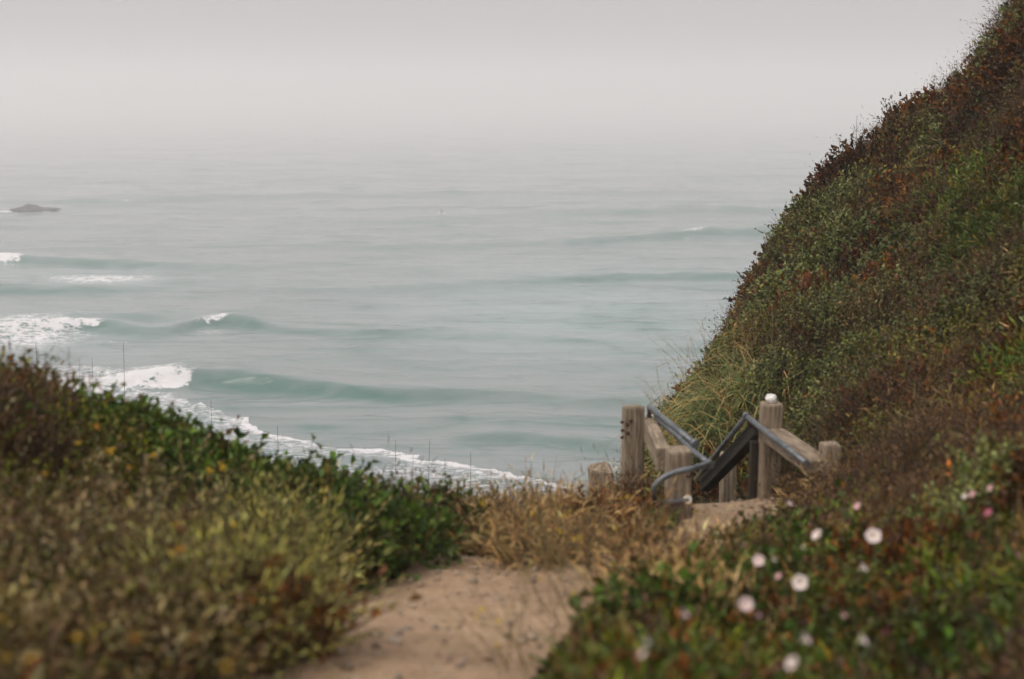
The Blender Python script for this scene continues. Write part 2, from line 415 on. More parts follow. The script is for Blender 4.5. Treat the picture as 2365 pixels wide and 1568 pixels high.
# ---------------------------------------------------------------- sea
def sea_at(px, py):
    r = ray(px, py); k = -H / r[2]; return r[0] * k, r[1] * k
rows_py = np.r_[np.arange(1260, 300, -1.6), np.arange(300, 232, -1.2)]
ry = np.array([sea_at(1182.5, p)[1] for p in rows_py])
ry = np.r_[78, 82, ry, 3200, 6500]
uu = np.linspace(-.52, .52, 1000)
SX = ry[:, None] * uu[None]; SY = ry[:, None] * np.ones_like(uu)[None]
def sint(u, xp, fp):      # rounded interpolation, no kinks
    return sum(np.interp(u + o, xp, fp) for o in np.linspace(-.014, .014, 9)) / 9
def crest(pts, wf, wb, foam=()):
    """pts: (px, py, amplitude m)"""
    xy = np.array([sea_at(p[0], p[1]) for p in pts]); a = np.array([p[2] for p in pts])
    # parametrise by direction x / y, which is monotonic
    ang = xy[:, 0] / xy[:, 1]
    u = SX / SY
    yc = sint(u, ang, xy[:, 1]); am = sint(u, ang, a)
    yc = yc + 1.6 * (vnoise(SX / 9, 0 * SX, 0, 5) - .5) + 2.2 * (vnoise(SX / 23, 0 * SX, 0, 6) - .5)
    am = am * (.8 + .4 * vnoise(SX / 6, SY * 0, 0, 8))
    d = SY - yc
    prof = np.where(d < 0, np.exp(-(d / (wf * .7)) ** 2), np.exp(-(np.abs(d) / wb) ** 1.5))
    return 1.15 * am * prof, d
CR = [
 ([(-300, 925, .7), (200, 900, .9), (440, 893, 1.3), (520, 888, 1.8), (700, 903, 1.5), (900, 925, 1.0), (1100, 935, .6), (1300, 938, .5), (1500, 940, .5), (2400, 960, .5)], 2.2, 9),
 ([(-300, 1000, 0), (980, 1016, .0), (1060, 1015, .5), (1200, 1019, .75), (1380, 1042, .7), (1500, 1050, .5), (2400, 1100, .4)], 1.6, 7),
 ([(-300, 775, .9), (90, 768, 1.1), (245, 762, 1.2), (300, 770, .7), (370, 775, .6), (457, 758, 1.0), (540, 753, 1.2), (640, 766, .9), (1000, 776, .6), (1300, 790, .35), (1700, 800, .2), (2400, 820, .1)], 2.6, 9),
 ([(-300, 742, .2), (230, 745, .5), (330, 741, .7), (380, 748, .4), (500, 735, .0), (2400, 735, 0)], 2, 6),
 ([(-300, 676, .9), (0, 675, 1.0), (180, 675, .9), (420, 674, .5), (800, 674, .5), (1050, 668, .6), (1300, 655, .85), (1480, 645, 1.15), (1690, 648, 1.2), (2400, 650, 1.2)], 3.4, 12),
 ([(-300, 605, 1.1), (60, 609, 1.2), (200, 613, 1.2), (340, 618, .9), (540, 626, .5), (800, 610, .3), (1100, 600, .15), (2400, 590, .1)], 4, 12),
 ([(-300, 590, 0), (500, 585, .2), (700, 577, .5), (900, 575, .6), (1200, 570, .6), (1400, 563, .9), (1600, 550, 1.5), (1730, 548, 1.7), (2400, 545, 1.7)], 4.4, 14),
 ([(-300, 500, .5), (0, 530, .6), (400, 525, .5), (800, 520, .3), (1200, 500, .6), (1400, 494, .9), (1700, 492, .9), (2400, 480, .9)], 7, 18),
 ([(-300, 470, .9), (250, 468, .9), (450, 462, .8), (700, 455, .8), (900, 455, .6), (1100, 448, .7), (1500, 448, .6), (2400, 445, .5)], 9, 22),
 ([(-300, 420, .3), (500, 412, .5), (1200, 415, .35), (1700, 408, .6), (2400, 405, .5)], 13, 28),
 ([(-300, 385, .2), (800, 378, .45), (1500, 380, .2), (2400, 372, .3)], 17, 40),
 ([(-300, 345, .3), (800, 348, .1), (1500, 344, .3), (2400, 345, .1)], 25, 60),
 ([(-300, 322, .3), (800, 319, .1), (1500, 322, .1), (2400, 318, .1)], 35, 80),
 ([(-300, 720, .1), (600, 727, .35), (900, 722, .2), (1300, 735, .3), (2400, 730, .3)], 2.4, 7),
 ([(-300, 970, .1), (700, 975, .15), (900, 985, .3), (1100, 972, .35), (1300, 975, .3), (2400, 990, .3)], 1.6, 6),
]
SZ = np.zeros_like(SX); DD = []
for pts, wf, wb in CR:
    z_, d_ = crest(pts, wf, wb); SZ += z_; DD.append(d_)
far = np.clip((SY - 100) / 300, 0, 1)
for i, (wl, amp, ang) in enumerate([(31, .16, .04), (19, .10, -.07), (12.5, .07, .12), (8.2, .045, -.16), (5.3, .025, .2)]):
    ph = (SY * math.cos(ang) + SX * math.sin(ang)) / wl * 2 * np.pi + 6 * vnoise(SX / 55, SY / 55, 0, 30 + i) 
    SZ += amp * np.sin(ph) * (.3 + 1.2 * vnoise(SX / 40, SY / 24, 0, 40 + i))
rdg = lambda q: 1 - np.abs(2 * q - 1)
r1 = rdg(vnoise(SX / 22, SY / 4.2, 0, 52)) ** 2; r2 = rdg(vnoise(SX / 6 + SY / 9, SY / 2.1, 0, 53)) ** 2; r3 = rdg(vnoise(SX / 34, SY / 11, 0, 54)) ** 2
patch = vnoise(SX / 60, SY / 25, 0, 55)
SZ += .26 * r1 * (.4 + patch) + .12 * r2 + np.clip((SY - 130) / 250, 0, 1) * .5 * r3
SZ += .22 * (fbm(SX / 4.5, SY / 1.9, 0, 50, 3) - .5) + np.clip((SY - 150) / 400, 0, 1) * .8 * (fbm(SX / 30, SY / 11, 0, 51, 3) - .5)
spx, spy = proj(SX, SY, SZ * 0 - H)
foam = np.zeros_like(SX)
def seg(pxa, pxb, soft=18): return 1 / (1 + np.exp(-(spx - pxa) / soft)) * (1 / (1 + np.exp((spx - pxb) / soft)))
def addf(v): 
    global foam
    foam = np.maximum(foam, v)
ragged = (fbm(SX / 1.3, SY / 1.0, 0, 70) - .5)
def white(d, a, b, s, front, back):      # breaking lip and the white water in front of it
    sg = seg(a, b, s * 1.8); fr = front * (.15 + .85 * sg ** 1.5)
    m = sg ** .5 * (1 / (1 + np.exp(-(d + fr * (1 + 1.2 * ragged)) / .4))) * (1 / (1 + np.exp((d - back) / .35)))
    addf(.92 * m * (.35 + 1.15 * fbm(SX / .8, SY / .8, 0, 71)))
    addf(.50 * seg(a - 25, b + 10, s * 2) * np.exp(-((d - 1.5) / 4.5) ** 2)); addf(.42 * seg(a - 25, b - 5, s * 2) * np.exp(-((d + 5) / 3.5) ** 2)); return m
lump = np.zeros_like(SX)
lump += white(DD[0], -400, 442, 7, 3.4, .4)
lump += white(DD[2], 92, 243, 6, 2.4, .2)
lump += .7 * white(DD[2], 460, 538, 6, 1.6, .1)
lump += white(DD[5], -400, 55, 5, 3.5, .5)
lump += .5 * white(DD[6], 1591, 1626, 4, 2.2, .1)
SZ += lump * (.05 + .45 * fbm(SX / .9, SY / .9, 0, 77))
lace = .54
addf(lace * 1.05 * blob(spx, spy, 230, 652, 220, 19))
addf(lace * .7 * blob(spx, spy, 330, 628, 40, 10))
addf(lace * 1.1 * blob(spx, spy, 60, 775, 200, 55))
addf(lace * .8 * blob(spx, spy, 190, 742, 90, 10))
addf(lace * .8 * blob(spx, spy, 250, 790, 110, 8))
addf(lace * .45 * blob(spx, spy, 1150, 715, 120, 30))
addf(lace * .35 * blob(spx, spy, 1400, 740, 200, 40))
addf(.75 * blob(spx, spy, 30, 491, 60, 3.5)); addf(.75 * blob(spx, spy, 95, 490, 50, 2.5)); addf(.5 * blob(spx, spy, 290, 469, 45, 2))
# shore break: everything landward of this line is streaked white
lx = np.array([-600, 250, 330, 450, 560, 640, 720, 780, 880, 1000, 1100, 1180, 1260, 1500, 2600]); ly = np.array([700, 872, 905, 935, 975, 1005, 1030, 1052, 1058, 1072, 1083, 1095, 1118, 1180, 1400])
edge = np.interp(spx, lx, ly); dsh = spy - edge + 10 * (fbm(SX / 2.5, SY / 2.5, 0, 80) - .5) * 2
addf(np.where(dsh > 0, .50 - .25 * np.clip(dsh / 130, 0, 1) - .22 * blob(spx, spy, 850, 1078, 60, 9), 0) * (spy > 860))
addf(np.where((dsh > 0) & (dsh < 8), .62, 0) * (spx > 560))
SZ += np.where(dsh > 0, .16 * fbm(SX / .9, SY / .9, 0, 81), 0) * (spy > 860)
face = np.zeros_like(SX)  # wave fronts and ripples whose darker shade goes into the water colour
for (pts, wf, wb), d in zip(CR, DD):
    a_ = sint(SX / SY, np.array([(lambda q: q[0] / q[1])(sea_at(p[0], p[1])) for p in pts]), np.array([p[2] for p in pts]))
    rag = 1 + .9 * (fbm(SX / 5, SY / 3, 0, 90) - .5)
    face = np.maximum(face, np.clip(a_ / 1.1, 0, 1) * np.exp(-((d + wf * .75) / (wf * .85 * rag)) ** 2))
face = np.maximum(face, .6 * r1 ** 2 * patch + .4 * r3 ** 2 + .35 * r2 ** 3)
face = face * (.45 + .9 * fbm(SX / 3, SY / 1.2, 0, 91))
milk = np.clip(blob(spx, spy, 1350, 730, 480, 110) + .8 * blob(spx, spy, 230, 650, 300, 30) + .6 * blob(spx, spy, 100, 780, 300, 60), 0, 1)
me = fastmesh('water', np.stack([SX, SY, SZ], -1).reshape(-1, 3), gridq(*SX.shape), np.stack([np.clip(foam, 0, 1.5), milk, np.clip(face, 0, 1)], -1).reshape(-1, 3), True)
def m_sea(t, out):
    a = N(t, 'ShaderNodeAttribute', attribute_name='Col'); sp = N(t, 'ShaderNodeSeparateColor'); t.links.new(a.outputs['Color'], sp.inputs[0])
    v1 = objco(t, (.55, 1.0, 1)); warp = noise(t, .9, 3, .6, v1)
    tc = objco(t, (.5, 1.0, 1)); va = N(t, 'ShaderNodeVectorMath', operation='ADD')
    sc = N(t, 'ShaderNodeVectorMath', operation='SCALE'); sc.inputs['Scale'].default_value = 1.6
    nzc = N(t, 'ShaderNodeTexNoise', i_Scale=.8, i_Detail=4); t.links.new(tc, nzc.inputs['Vector'])
    t.links.new(nzc.outputs['Color'], sc.inputs[0]); t.links.new(tc, va.inputs[0]); t.links.new(sc.outputs[0], va.inputs[1])
    vo = N(t, 'ShaderNodeTexVoronoi', feature='DISTANCE_TO_EDGE', i_Scale=.8); t.links.new(va.outputs[0], vo.inputs['Vector'])
    vo2 = N(t, 'ShaderNodeTexVoronoi', feature='DISTANCE_TO_EDGE', i_Scale=2.1); t.links.new(va.outputs[0], vo2.inputs['Vector'])
    def math_(op, x, y, cl=False):
        m_ = N(t, 'ShaderNodeMath', operation=op, use_clamp=cl)
        for k, q in enumerate((x, y)):
            if isinstance(q, (int, float)): m_.inputs[k].default_value = q
            else: t.links.new(q, m_.inputs[k])
        return m_.outputs[0]
    net = math_('MINIMUM', math_('MULTIPLY', vo.outputs['Distance'], 1.2), math_('MULTIPLY', vo2.outputs['Distance'], 2.2))
    nz2 = noise(t, 2.2, 6, .7, objco(t, (.45, 1.3, 1)))
    thr = math_('ADD', math_('MULTIPLY', net, .9), math_('MULTIPLY', nz2, .75))
    f = math_('MULTIPLY', math_('SUBTRACT', math_('MULTIPLY', sp.outputs[0], 1.0), math_('SUBTRACT', thr, -.02)), 4.8)
    f = math_('ADD', f, .35, True)
    f = math_('MULTIPLY', f, math_('MULTIPLY', sp.outputs[0], 8.0, True), True)
    body = N(t, 'ShaderNodeMix', data_type='RGBA'); body.inputs[6].default_value = (.21, .24, .240, 1); body.inputs[7].default_value = (.26, .335, .34, 1)
    t.links.new(sp.outputs[1], body.inputs[0])
    b2 = N(t, 'ShaderNodeMix', data_type='RGBA'); b2.inputs[7].default_value = (.045, .13, .112, 1)      # clear green water in the wave faces, their darker shade painted in
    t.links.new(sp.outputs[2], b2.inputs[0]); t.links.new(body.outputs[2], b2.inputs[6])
    p = N(t, 'ShaderNodeBsdfPrincipled', i_Roughness=.16, i_IOR=1.33)
    t.links.new(b2.outputs[2], p.inputs['Base Color'])
    w1 = noise(t, .75, 5, .62, objco(t, (.35, 1.2, 1))); w2 = noise(t, .16, 4, .6, objco(t, (.4, 1.2, 1)))
    hh = math_('ADD', math_('MULTIPLY', w1, .55), math_('MULTIPLY', w2, 1.6))
    t.links.new(bump(t, hh, .5, .45), p.inputs['Normal'])
    fo = N(t, 'ShaderNodeBsdfPrincipled', i_Roughness=.9); fo.inputs['Base Color'].default_value = (.74, .73, .74, 1)
    t.links.new(bump(t, nz2, .8, .3), fo.inputs['Normal'])
    ms = N(t, 'ShaderNodeMixShader'); t.links.new(f, ms.inputs[0]); t.links.new(p.outputs[0], ms.inputs[1]); t.links.new(fo.outputs[0], ms.inputs[2])
    t.links.new(ms.outputs[0], out.inputs[0])
M_SEA = mat('sea_water', m_sea)
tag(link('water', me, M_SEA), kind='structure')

# ---------------------------------------------------------------- haze
def m_haze(t, out):
    v = N(t, 'ShaderNodeVolumePrincipled', i_Density=.0015, i_Anisotropy=.2)
    v.inputs['Color'].default_value = (1.0, .98, .98, 1)
    t.links.new(v.outputs[0], out.inputs['Volume'])
bm = bmesh.new(); bmesh.ops.create_cube(bm, size=1)
me = bpy.data.meshes.new('haze'); bm.to_mesh(me); bm.free()
hz = link('haze', me, mat('haze', m_haze), loc=(0, 3250, 32.0)); hz.scale = (8800, 6900, 70.0)
tag(hz, kind='stuff')
# ---------------------------------------------------------------- plant species
g_ = lambda *c: list(c)
SPEC = {
 'coyote': dict(leaf=.026, ratio=.5, k=8, L=.15, splay=.9, cols=[(.09, .102, .046), (.13, .138, .072), (.06, .066, .028), (.078, .085, .035), (.10, .10, .038)]),
 'olive':  dict(leaf=.022, ratio=.5, k=8, L=.16, splay=.8, cols=[(.085, .085, .03), (.12, .105, .04), (.06, .06, .025), (.10, .075, .035)]),
 'rust':   dict(leaf=.028, ratio=.6, k=6, L=.15, splay=.9, cols=[(.105, .045, .020), (.07, .034, .019), (.13, .065, .026), (.045, .028, .017)]),
 'twiggy': dict(leaf=.016, ratio=.3, k=7, L=.22, splay=.5, cols=[(.060, .040, .028), (.085, .055, .036), (.045, .030, .022), (.11, .07, .035)]),
 'mat':    dict(leaf=.036, ratio=.36, k=6, L=.12, splay=.7, cols=[(.052, .066, .014), (.075, .08, .018), (.04, .05, .014), (.105, .05, .02), (.07, .062, .02)]),
 'sage':   dict(leaf=.026, ratio=.36, k=8, L=.20, splay=.8, cols=[(.15, .122, .066), (.115, .088, .048), (.09, .057, .034), (.19, .16, .10), (.078, .066, .024)]),
 'vine':   dict(leaf=.034, ratio=.62, k=7, L=.16, splay=1.0, cols=[(.048, .078, .018), (.068, .10, .028), (.034, .055, .014), (.09, .12, .045), (.08, .065, .025)]),
 'ridge':  dict(leaf=.024, ratio=.42, k=8, L=.20, splay=.7, cols=[(.085, .095, .016), (.115, .118, .022), (.062, .073, .013), (.09, .055, .018)]),
 'broom':  dict(leaf=.026, ratio=.16, k=10, L=.24, splay=.45, cols=[(.25, .23, .08), (.20, .195, .08), (.32, .29, .13), (.16, .15, .06)]),
 'lush':   dict(leaf=.060, ratio=.16, k=6, L=.14, splay=.7, cols=[(.055, .085, .014), (.08, .095, .018), (.11, .085, .015), (.045, .065, .012)]),
 'straw':  dict(leaf=.055, ratio=.07, k=5, L=.20, splay=1.1, cols=[(.30, .205, .10), (.22, .14, .07), (.38, .28, .15), (.16, .095, .05)]),
}
for k_, S_ in SPEC.items():
    cc_ = []
    for c_ in S_['cols']:
        m_ = sum(c_) / 3; cc_.append(tuple(max(.008, (m_ + (v_ - m_) * (1.28 if k_ in ('straw', 'broom') else 1.45)) * {'straw': 1.4, 'broom': 1.6, 'vine': 1.08}.get(k_, 1.3)) for v_ in c_))
    S_['cols'] = cc_; S_['leaf'] *= 1.4
names = list(SPEC)
def zone(px, py, nz):
    """weights of each species at a place of the bank, as seen from the path"""
    w = {k: np.zeros_like(px) for k in names}
    hill = (px > 1440) & (py < 1010 + .12 * (px - 1500))
    right = (px > 1180) & ~hill & (px > 1250)
    left = ~hill & ~right
    # right hillside
    w['coyote'] += hill * (.55 + 2.2 * blob(px, py, 1960, 520, 230, 260) + 1.6 * blob(px, py, 1800, 800, 190, 170))
    w['olive'] += hill * .55
    w['rust'] += hill * (.55 + 1.8 * blob(px, py, 1800, 620, 90, 120) + 1.6 * blob(px, py, 2080, 360, 90, 90) + .9 * blob(px, py, 2350, 550, 300, 330) + 1.0 * blob(px, py, 2050, 620, 60, 140))
    w['twiggy'] += hill * (.35 + 2.6 * blob(px, py, 2030, 900, 200, 150) + 2.6 * blob(px, py, 2250, 1000, 250, 150) + 2.4 * blob(px, py, 2320, 250, 200, 360) + 1.4 * blob(px, py, 2250, 750, 200, 120) + 1.3 * blob(px, py, 2230, 640, 130, 130) + 2.0 * blob(px, py, 1700, 640, 40, 90))  # dry brush; more of it at far right also paints a darker edge
    w['lush'] += hill * (10 * blob(px, py, 2330, 510, 160, 85) + 3 * blob(px, py, 2230, 580, 90, 50) + 5 * blob(px, py, 2350, 850, 120, 55))
    w['straw'] += hill * (.06 + .8 * blob(px, py, 1600, 990, 100, 60))
    w['lush'] += hill * 1.5 * blob(px, py, 1620, 900, 110, 90)
    # right foreground
    w['mat'] += right * 1.6
    w['lush'] += right * .35
    w['vine'] += right * .35
    w['olive'] += right * .25
    w['twiggy'] += right * (.5 + 5 * blob(px, py, 2150, 1110, 330, 60) + 4 * blob(px, py, 2250, 1450, 160, 160))
    w['rust'] += right * (.55 + 2.6 * blob(px, py, 1490, 1180, 90, 80) + 1.3 * blob(px, py, 2280, 1350, 160, 200))
    w['straw'] += right * (14 * blob(px, py, 1290, 1210, 130, 90) + 5 * blob(px, py, 1500, 1290, 170, 50) + 1.5 * blob(px, py, 1330, 1400, 60, 100))
    w['olive'] += right * 3 * blob(px, py, 1360, 1120, 90, 50)
    # left bank
    w['vine'] += left * 1.6 * blob(px, py, 150, 950, 300, 90)
    w['ridge'] += left * 4 * blob(px, py, 80, 840, 300, 90)
    w['rust'] += left * .3 * blob(px, py, 120, 820, 260, 50)
    w['ridge'] += left * (3.2 * blob(px, py, 0, 900, 330, 120) + 1.3 * blob(px, py, 350, 960, 220, 60) + .15)
    w['vine'] += left * (7 * blob(px, py, 720, 1185, 130, 70) + 7 * blob(px, py, 620, 1080, 250, 100) + 7 * blob(px, py, 840, 1190, 160, 110) + 5 * blob(px, py, 400, 990, 220, 80))
    w['rust'] += left * (.12 + 1.5 * blob(px, py, 740, 1390, 50, 90) + .7 * blob(px, py, 830, 1230, 90, 40) + .7 * blob(px, py, 1000, 1200, 40, 40))
    w['sage'] += left * (.9 + 1.6 * blob(px, py, 150, 1350, 450, 280)) * (py > 1000)
    w['twiggy'] += left * (.3 + 1.2 * blob(px, py, 150, 1500, 500, 120) + 3 * blob(px, py, 960, 1190, 60, 40))
    w['olive'] += left * .5
    w['broom'] += left * (9 * blob(px, py, 560, 1290, 120, 110))
    w['straw'] += left * (6 * blob(px, py, 1090, 1200, 60, 60))
    for i, k in enumerate(names):
        w[k] = w[k] * (.25 + 1.5 * nz[i]) + 1e-6
    return w
def zone_pick(x, y, px, py):
    nz = [vnoise(x * 1.4, y * 1.4, i * 7.3, 100 + i) ** 2 * 1.6 for i in range(len(names))]
    w = zone(px, py, nz); Wm = np.stack([w[k] for k in names], -1); Wm = Wm / Wm.sum(-1, keepdims=True)
    c = Wm.cumsum(-1); r = rng.random(len(x))[:, None]
    return np.minimum((r > c).sum(-1), len(names) - 1)

# low domes: every clump of the cover has its own height and kind
nd = 3300
dy = rng.uniform(.8, 21, nd); dx = rng.uniform(-.87, .87, nd) * dy
dpx, dpy = proj(dx, dy, HG(dx, dy) + .25)
dsp = zone_pick(dx, dy, dpx, dpy)
dtone = rng.uniform(.6, 1.4, nd)
dR = rng.uniform(.20, .50, nd) * (.6 + .026 * dy); dh = rng.uniform(.35, 1.0, nd)
def maxh(px, py):
    m = np.full(px.shape, .30)
    m = m + .34 * blob(px, py, 0, 830, 170, 110) + .03 * blob(px, py, 380, 950, 160, 60) - .23 * blob(px, py, 780, 1100, 320, 120)
    m = m - .14 * blob(px, py, 560, 1230, 300, 170)
    m = m + .08 * (px > 1650) * (py < 800)
    m = np.maximum(m, .05)
    m = np.where((px > 1020) & (px < 1330) & (py > 1080), .09, m)
    m = np.where((px > 1330) & (px < 1640) & (py > 1060), .14, m)
    m = np.where((px > 1500) & (py > 1130), .15, m)
    m = np.where((px > 1420) & (px < 1640) & (py > 1060) & (py < 1300), .02, m)
    m = np.where((px > 1330) & (px < 1820) & (py > 1140) & (py < 1330), .03, m)
    m = np.where((px > 1470) & (px < 1750) & (py > 820) & (py < 1080), .08, m)
    m = np.where((px > 1850) & (px < 2100) & (py > 1030) & (py < 1130), .2, m)
    m = np.where((px > 1560) & (px < 1990) & (py > 1040) & (py < 1230), .07, m)
    m = m * (1 - .7 * np.exp(-(((px - 760) / 70) ** 2 + ((py - 1500) / 140) ** 2)))
    return m
def clear_of_path(x, y, grow=0):
    z = HG(x, y); a, b = proj(x, y, z)
    return ~(inpoly(a + grow, b, PATH) | inpoly(a - grow, b, PATH))
# the open well of the stairs between the two railings
def in_stairs(x, y):
    xa = 1.12 - .135 * (y - 8.6); xb = 1.80 - .135 * (y - 8.6)
    return (y > 8.3) & (y < 12.2) & (x > xa) & (x < xb)

def scatter(n_, ymin=1.3, ymax=21, ua=0, ub=.5):
    y = rng.uniform(ymin, ymax, n_); x = rng.uniform(ua, ub, n_) * rng.choice([-1, 1], n_) * y
    if ua == 0:
        k = (np.abs(x / y) < .40) | (rng.random(n_) < .4); x, y = x[k], y[k]
    k = (x > X0 + .1) & (x < X1 - .1); x, y = x[k], y[k]
    k = clear_of_path(x, y, np.where(y < 6, 45, 20)) & clear_of_path(x, y, 0) & ~in_stairs(x, y)
    x, y = x[k], y[k]
    px, py = proj(x, y, HG(x, y) + .2)
    k = (py < 2900)
    return x[k], y[k], px[k], py[k]
def dome_height(x, y):
    best = np.zeros_like(x); bi = np.zeros(len(x), int)
    order = np.argsort(x // .5 * 1000)
    for a in range(0, len(x), 20000):
        s_ = slice(a, a + 20000); X = x[s_, None]; Y = y[s_, None]
        r2 = ((X - dx[None]) ** 2 + (Y - dy[None]) ** 2) / dR[None] ** 2
        hh = dh[None] * np.sqrt(np.clip(1 - r2, 0, 1))
        bi[s_] = hh.argmax(1); best[s_] = hh.max(1)
    return best, bi
ACC = {k: Acc() for k in names}
def grow(acc, kind, x, y, z, nrm, scale=1.0, colmul=1.0, tone=None, lf=1.0):
    S = SPEC[kind]; n_ = len(x)
    if n_ == 0: return
    d = unit(nrm + np.array([0, 0, .55]) + rng.normal(size=(n_, 3)) * .5)
    B = np.stack([x, y, z + H], -1)
    C = mixcol(S['cols'], [1] * len(S['cols']), n_) * colmul
    if tone is not None: C = C * tone[:, None]
    L = S['L'] * scale * rng.uniform(.6, 1.3, n_)
    if kind in ('lush',):
        acc.blades(B, d, L * 1.1, np.full(n_, .012), C, .6, 5, C * 1.2)
        acc.sprigs(B, d, L, 4, S['leaf'], S['ratio'], C, S['splay'])
    elif kind == 'straw':
        acc.blades(B, d, L * 1.5, np.full(n_, .004), C, .9, 5)
        acc.sprigs(B, d, L * 1.2, S['k'], S['leaf'] * 1.2, S['ratio'], C, S['splay'])
    elif kind == 'twiggy':
        acc.sprigs(B, d, L, S['k'], S['leaf'] * 1.3, S['ratio'], C, .6)
        acc.sprigs(B, d, L * 1.1, 3, .07, .05, C * .9, .5)
    else:
        acc.sprigs(B, d, L, S['k'], S['leaf'] * np.repeat(lf * np.ones(n_), S['k']), S['ratio'], C, S['splay'])
sa = scatter(110000); sb_ = scatter(140000, 9.0, 20.5)
kk = (sb_[2] > 1420) & (sb_[2] < 2700)
sc2 = scatter(70000, 5.2, 9.2); k2 = (sc2[2] < 1150) | (sc2[2] > 1900)
sd_ = scatter(60000, .8, 17, .40, .85)      # the same cover out beyond the sides of the picture
x, y, px, py = [np.r_[u, v[kk], w[k2], e] for u, v, w, e in zip(sa, sb_, sc2, sd_)]
best, bi = dome_height(x, y)
mh = maxh(px, py)
# keep the cover low right beside the path
edge_d = np.ones_like(x)
for gpx_ in (18, 45, 80):
    edge_d *= np.where(clear_of_path(x, y, gpx_), 1, .6)
t = rng.random(len(x)) ** .5
zz = HG(x, y) + mh * edge_d * (.06 + 1.0 * best) * t - .03
nr = NG(x, y)
c = np.stack([x - dx[bi], y - dy[bi], 0 * x], -1) / dR[bi][:, None]
nr = unit(nr + c * .9 * (best > 0)[:, None])
kind = np.where(rng.random(len(x)) < .78, dsp[bi], zone_pick(x, y, px, py))
kind = np.where(best <= 0, zone_pick(x, y, px, py), kind)
tone = dtone[bi] * (.8 + .4 * rng.random(len(x))) * np.where(rng.random(len(x)) < .06, 1.7, 1) * np.where((y > 9) & (px > 1420), .80, 1)
for i, k in enumerate(names):
    m = kind == i
    sc_ = .85 if k in ('mat',) else 1.0
    sc_ = sc_ * (np.clip(y[m] / 8, .55, 1) * (.45 + .55 * edge_d[m]))
    lf_scale = np.clip(.9 + (y[m] - 6) * .075, .9, 1.65) * np.where(np.abs(x[m] / y[m]) > .42, 1.5, 1)
    grow(ACC[k], k, x[m], y[m], zz[m], nr[m], sc_, 1.0, tone[m], lf_scale)
COVER = {'coyote': ('grey_green_scrub', 'grey green leafy scrub covering the steep hillside', 'scrub'),
 'olive': ('olive_scrub', 'low olive brown scrub between the other plants', 'scrub'),
 'rust': ('rusty_scrub', 'rusty red brown leaves running through the scrub', 'scrub'),
 'twiggy': ('dry_brush', 'dark brown dried out brush on the slopes', 'brush'),
 'mat': ('ground_cover', 'low green and reddish ground cover beneath the white flowers', 'ground cover'),
 'sage': ('sage_scrub', 'pale grey brown scrub in the near left corner', 'scrub'),
 'vine': ('leafy_ground_cover', 'dark green leafy cover on the left bank', 'ground cover'),
 'ridge': ('fine_green_scrub', 'fine leaved green scrub along the top of the left bank', 'scrub'),
 'broom': ('wispy_brush', 'wispy yellow green growth on the left bank', 'brush'),
 'lush': ('green_grass', 'bright green grassy patches on the right slope', 'grass'),
 'straw': ('dry_grass', 'straw coloured dry grass at the end of the path', 'grass')}
for k in names:
    me = ACC[k].mesh(COVER[k][0])
    if me is None: continue
    tag(link(COVER[k][0], me, M_LEAF), COVER[k][1], COVER[k][2], None, 'stuff')

# ---------------------------------------------------------------- single shrubs
def shrub(px, py, R, h, kind, label, name='shrub', cat='shrub', n_=260, leafscale=1.0, colmul=1.0, bare=0, base_h=.12, kinds=None):
    """R crown radius, h height; foliage over a dome of real branches"""
    p = hit(px, py, base_h + h * .5)
    base = np.array([p[0], p[1], p[2]])
    root = empty(name, Z(base), label, cat)
    fo = Acc(); br = Acc()
    u1 = rng.random(n_); u2 = rng.random(n_) * 2 * np.pi
    ph = np.arccos(1 - u1 * 1.0); rr = (.45 + .55 * rng.random(n_) ** .45) * (1 + .35 * (vnoise(np.cos(u2) * 2.2 + px, np.sin(u2) * 2.2, u1 * 3, 5) - .5))
    dirs = np.stack([np.sin(ph) * np.cos(u2), np.sin(ph) * np.sin(u2), np.cos(ph)], -1)
    P = dirs * rr[:, None] * np.array([R, R, h])
    S = SPEC[kind]; C = mixcol(S['cols'], [1] * len(S['cols']), n_) * colmul * (.75 + .5 * rng.random((n_, 1)))
    d = unit(dirs + np.array([0, 0, .5]) + rng.normal(size=(n_, 3)) * .4)
    fo.sprigs(P, d, S['L'] * rng.uniform(.6, 1.25, n_) * leafscale, S['k'], S['leaf'] * leafscale, S['ratio'], C, S['splay'], stem=(.07, .05, .03), stemr=.0022, cvar=.3)
    nb = 14
    bd = unit(np.stack([rng.normal(size=nb) * .7, rng.normal(size=nb) * .7, np.abs(rng.normal(size=nb)) + .5], -1))
    tt = np.linspace(0, 1, 5)[None, :, None]
    Pb = bd[:, None] * tt * np.array([R, R, h]) * .95 * np.array([1, 1, 1]) + rng.normal(size=(nb, 5, 3)) * .012
    Pb[:, 0] = rng.normal(size=(nb, 3)) * .02 - np.array([0, 0, .06])
    br.tubes(Pb, np.linspace(.011, .003, 5)[None], np.tile((.075, .055, .04), (nb, 1)), 5)
    link('branches', br.mesh('branches', True), M_LEAF, root)
    link('foliage', fo.mesh('foliage'), M_LEAF, root)
    return root
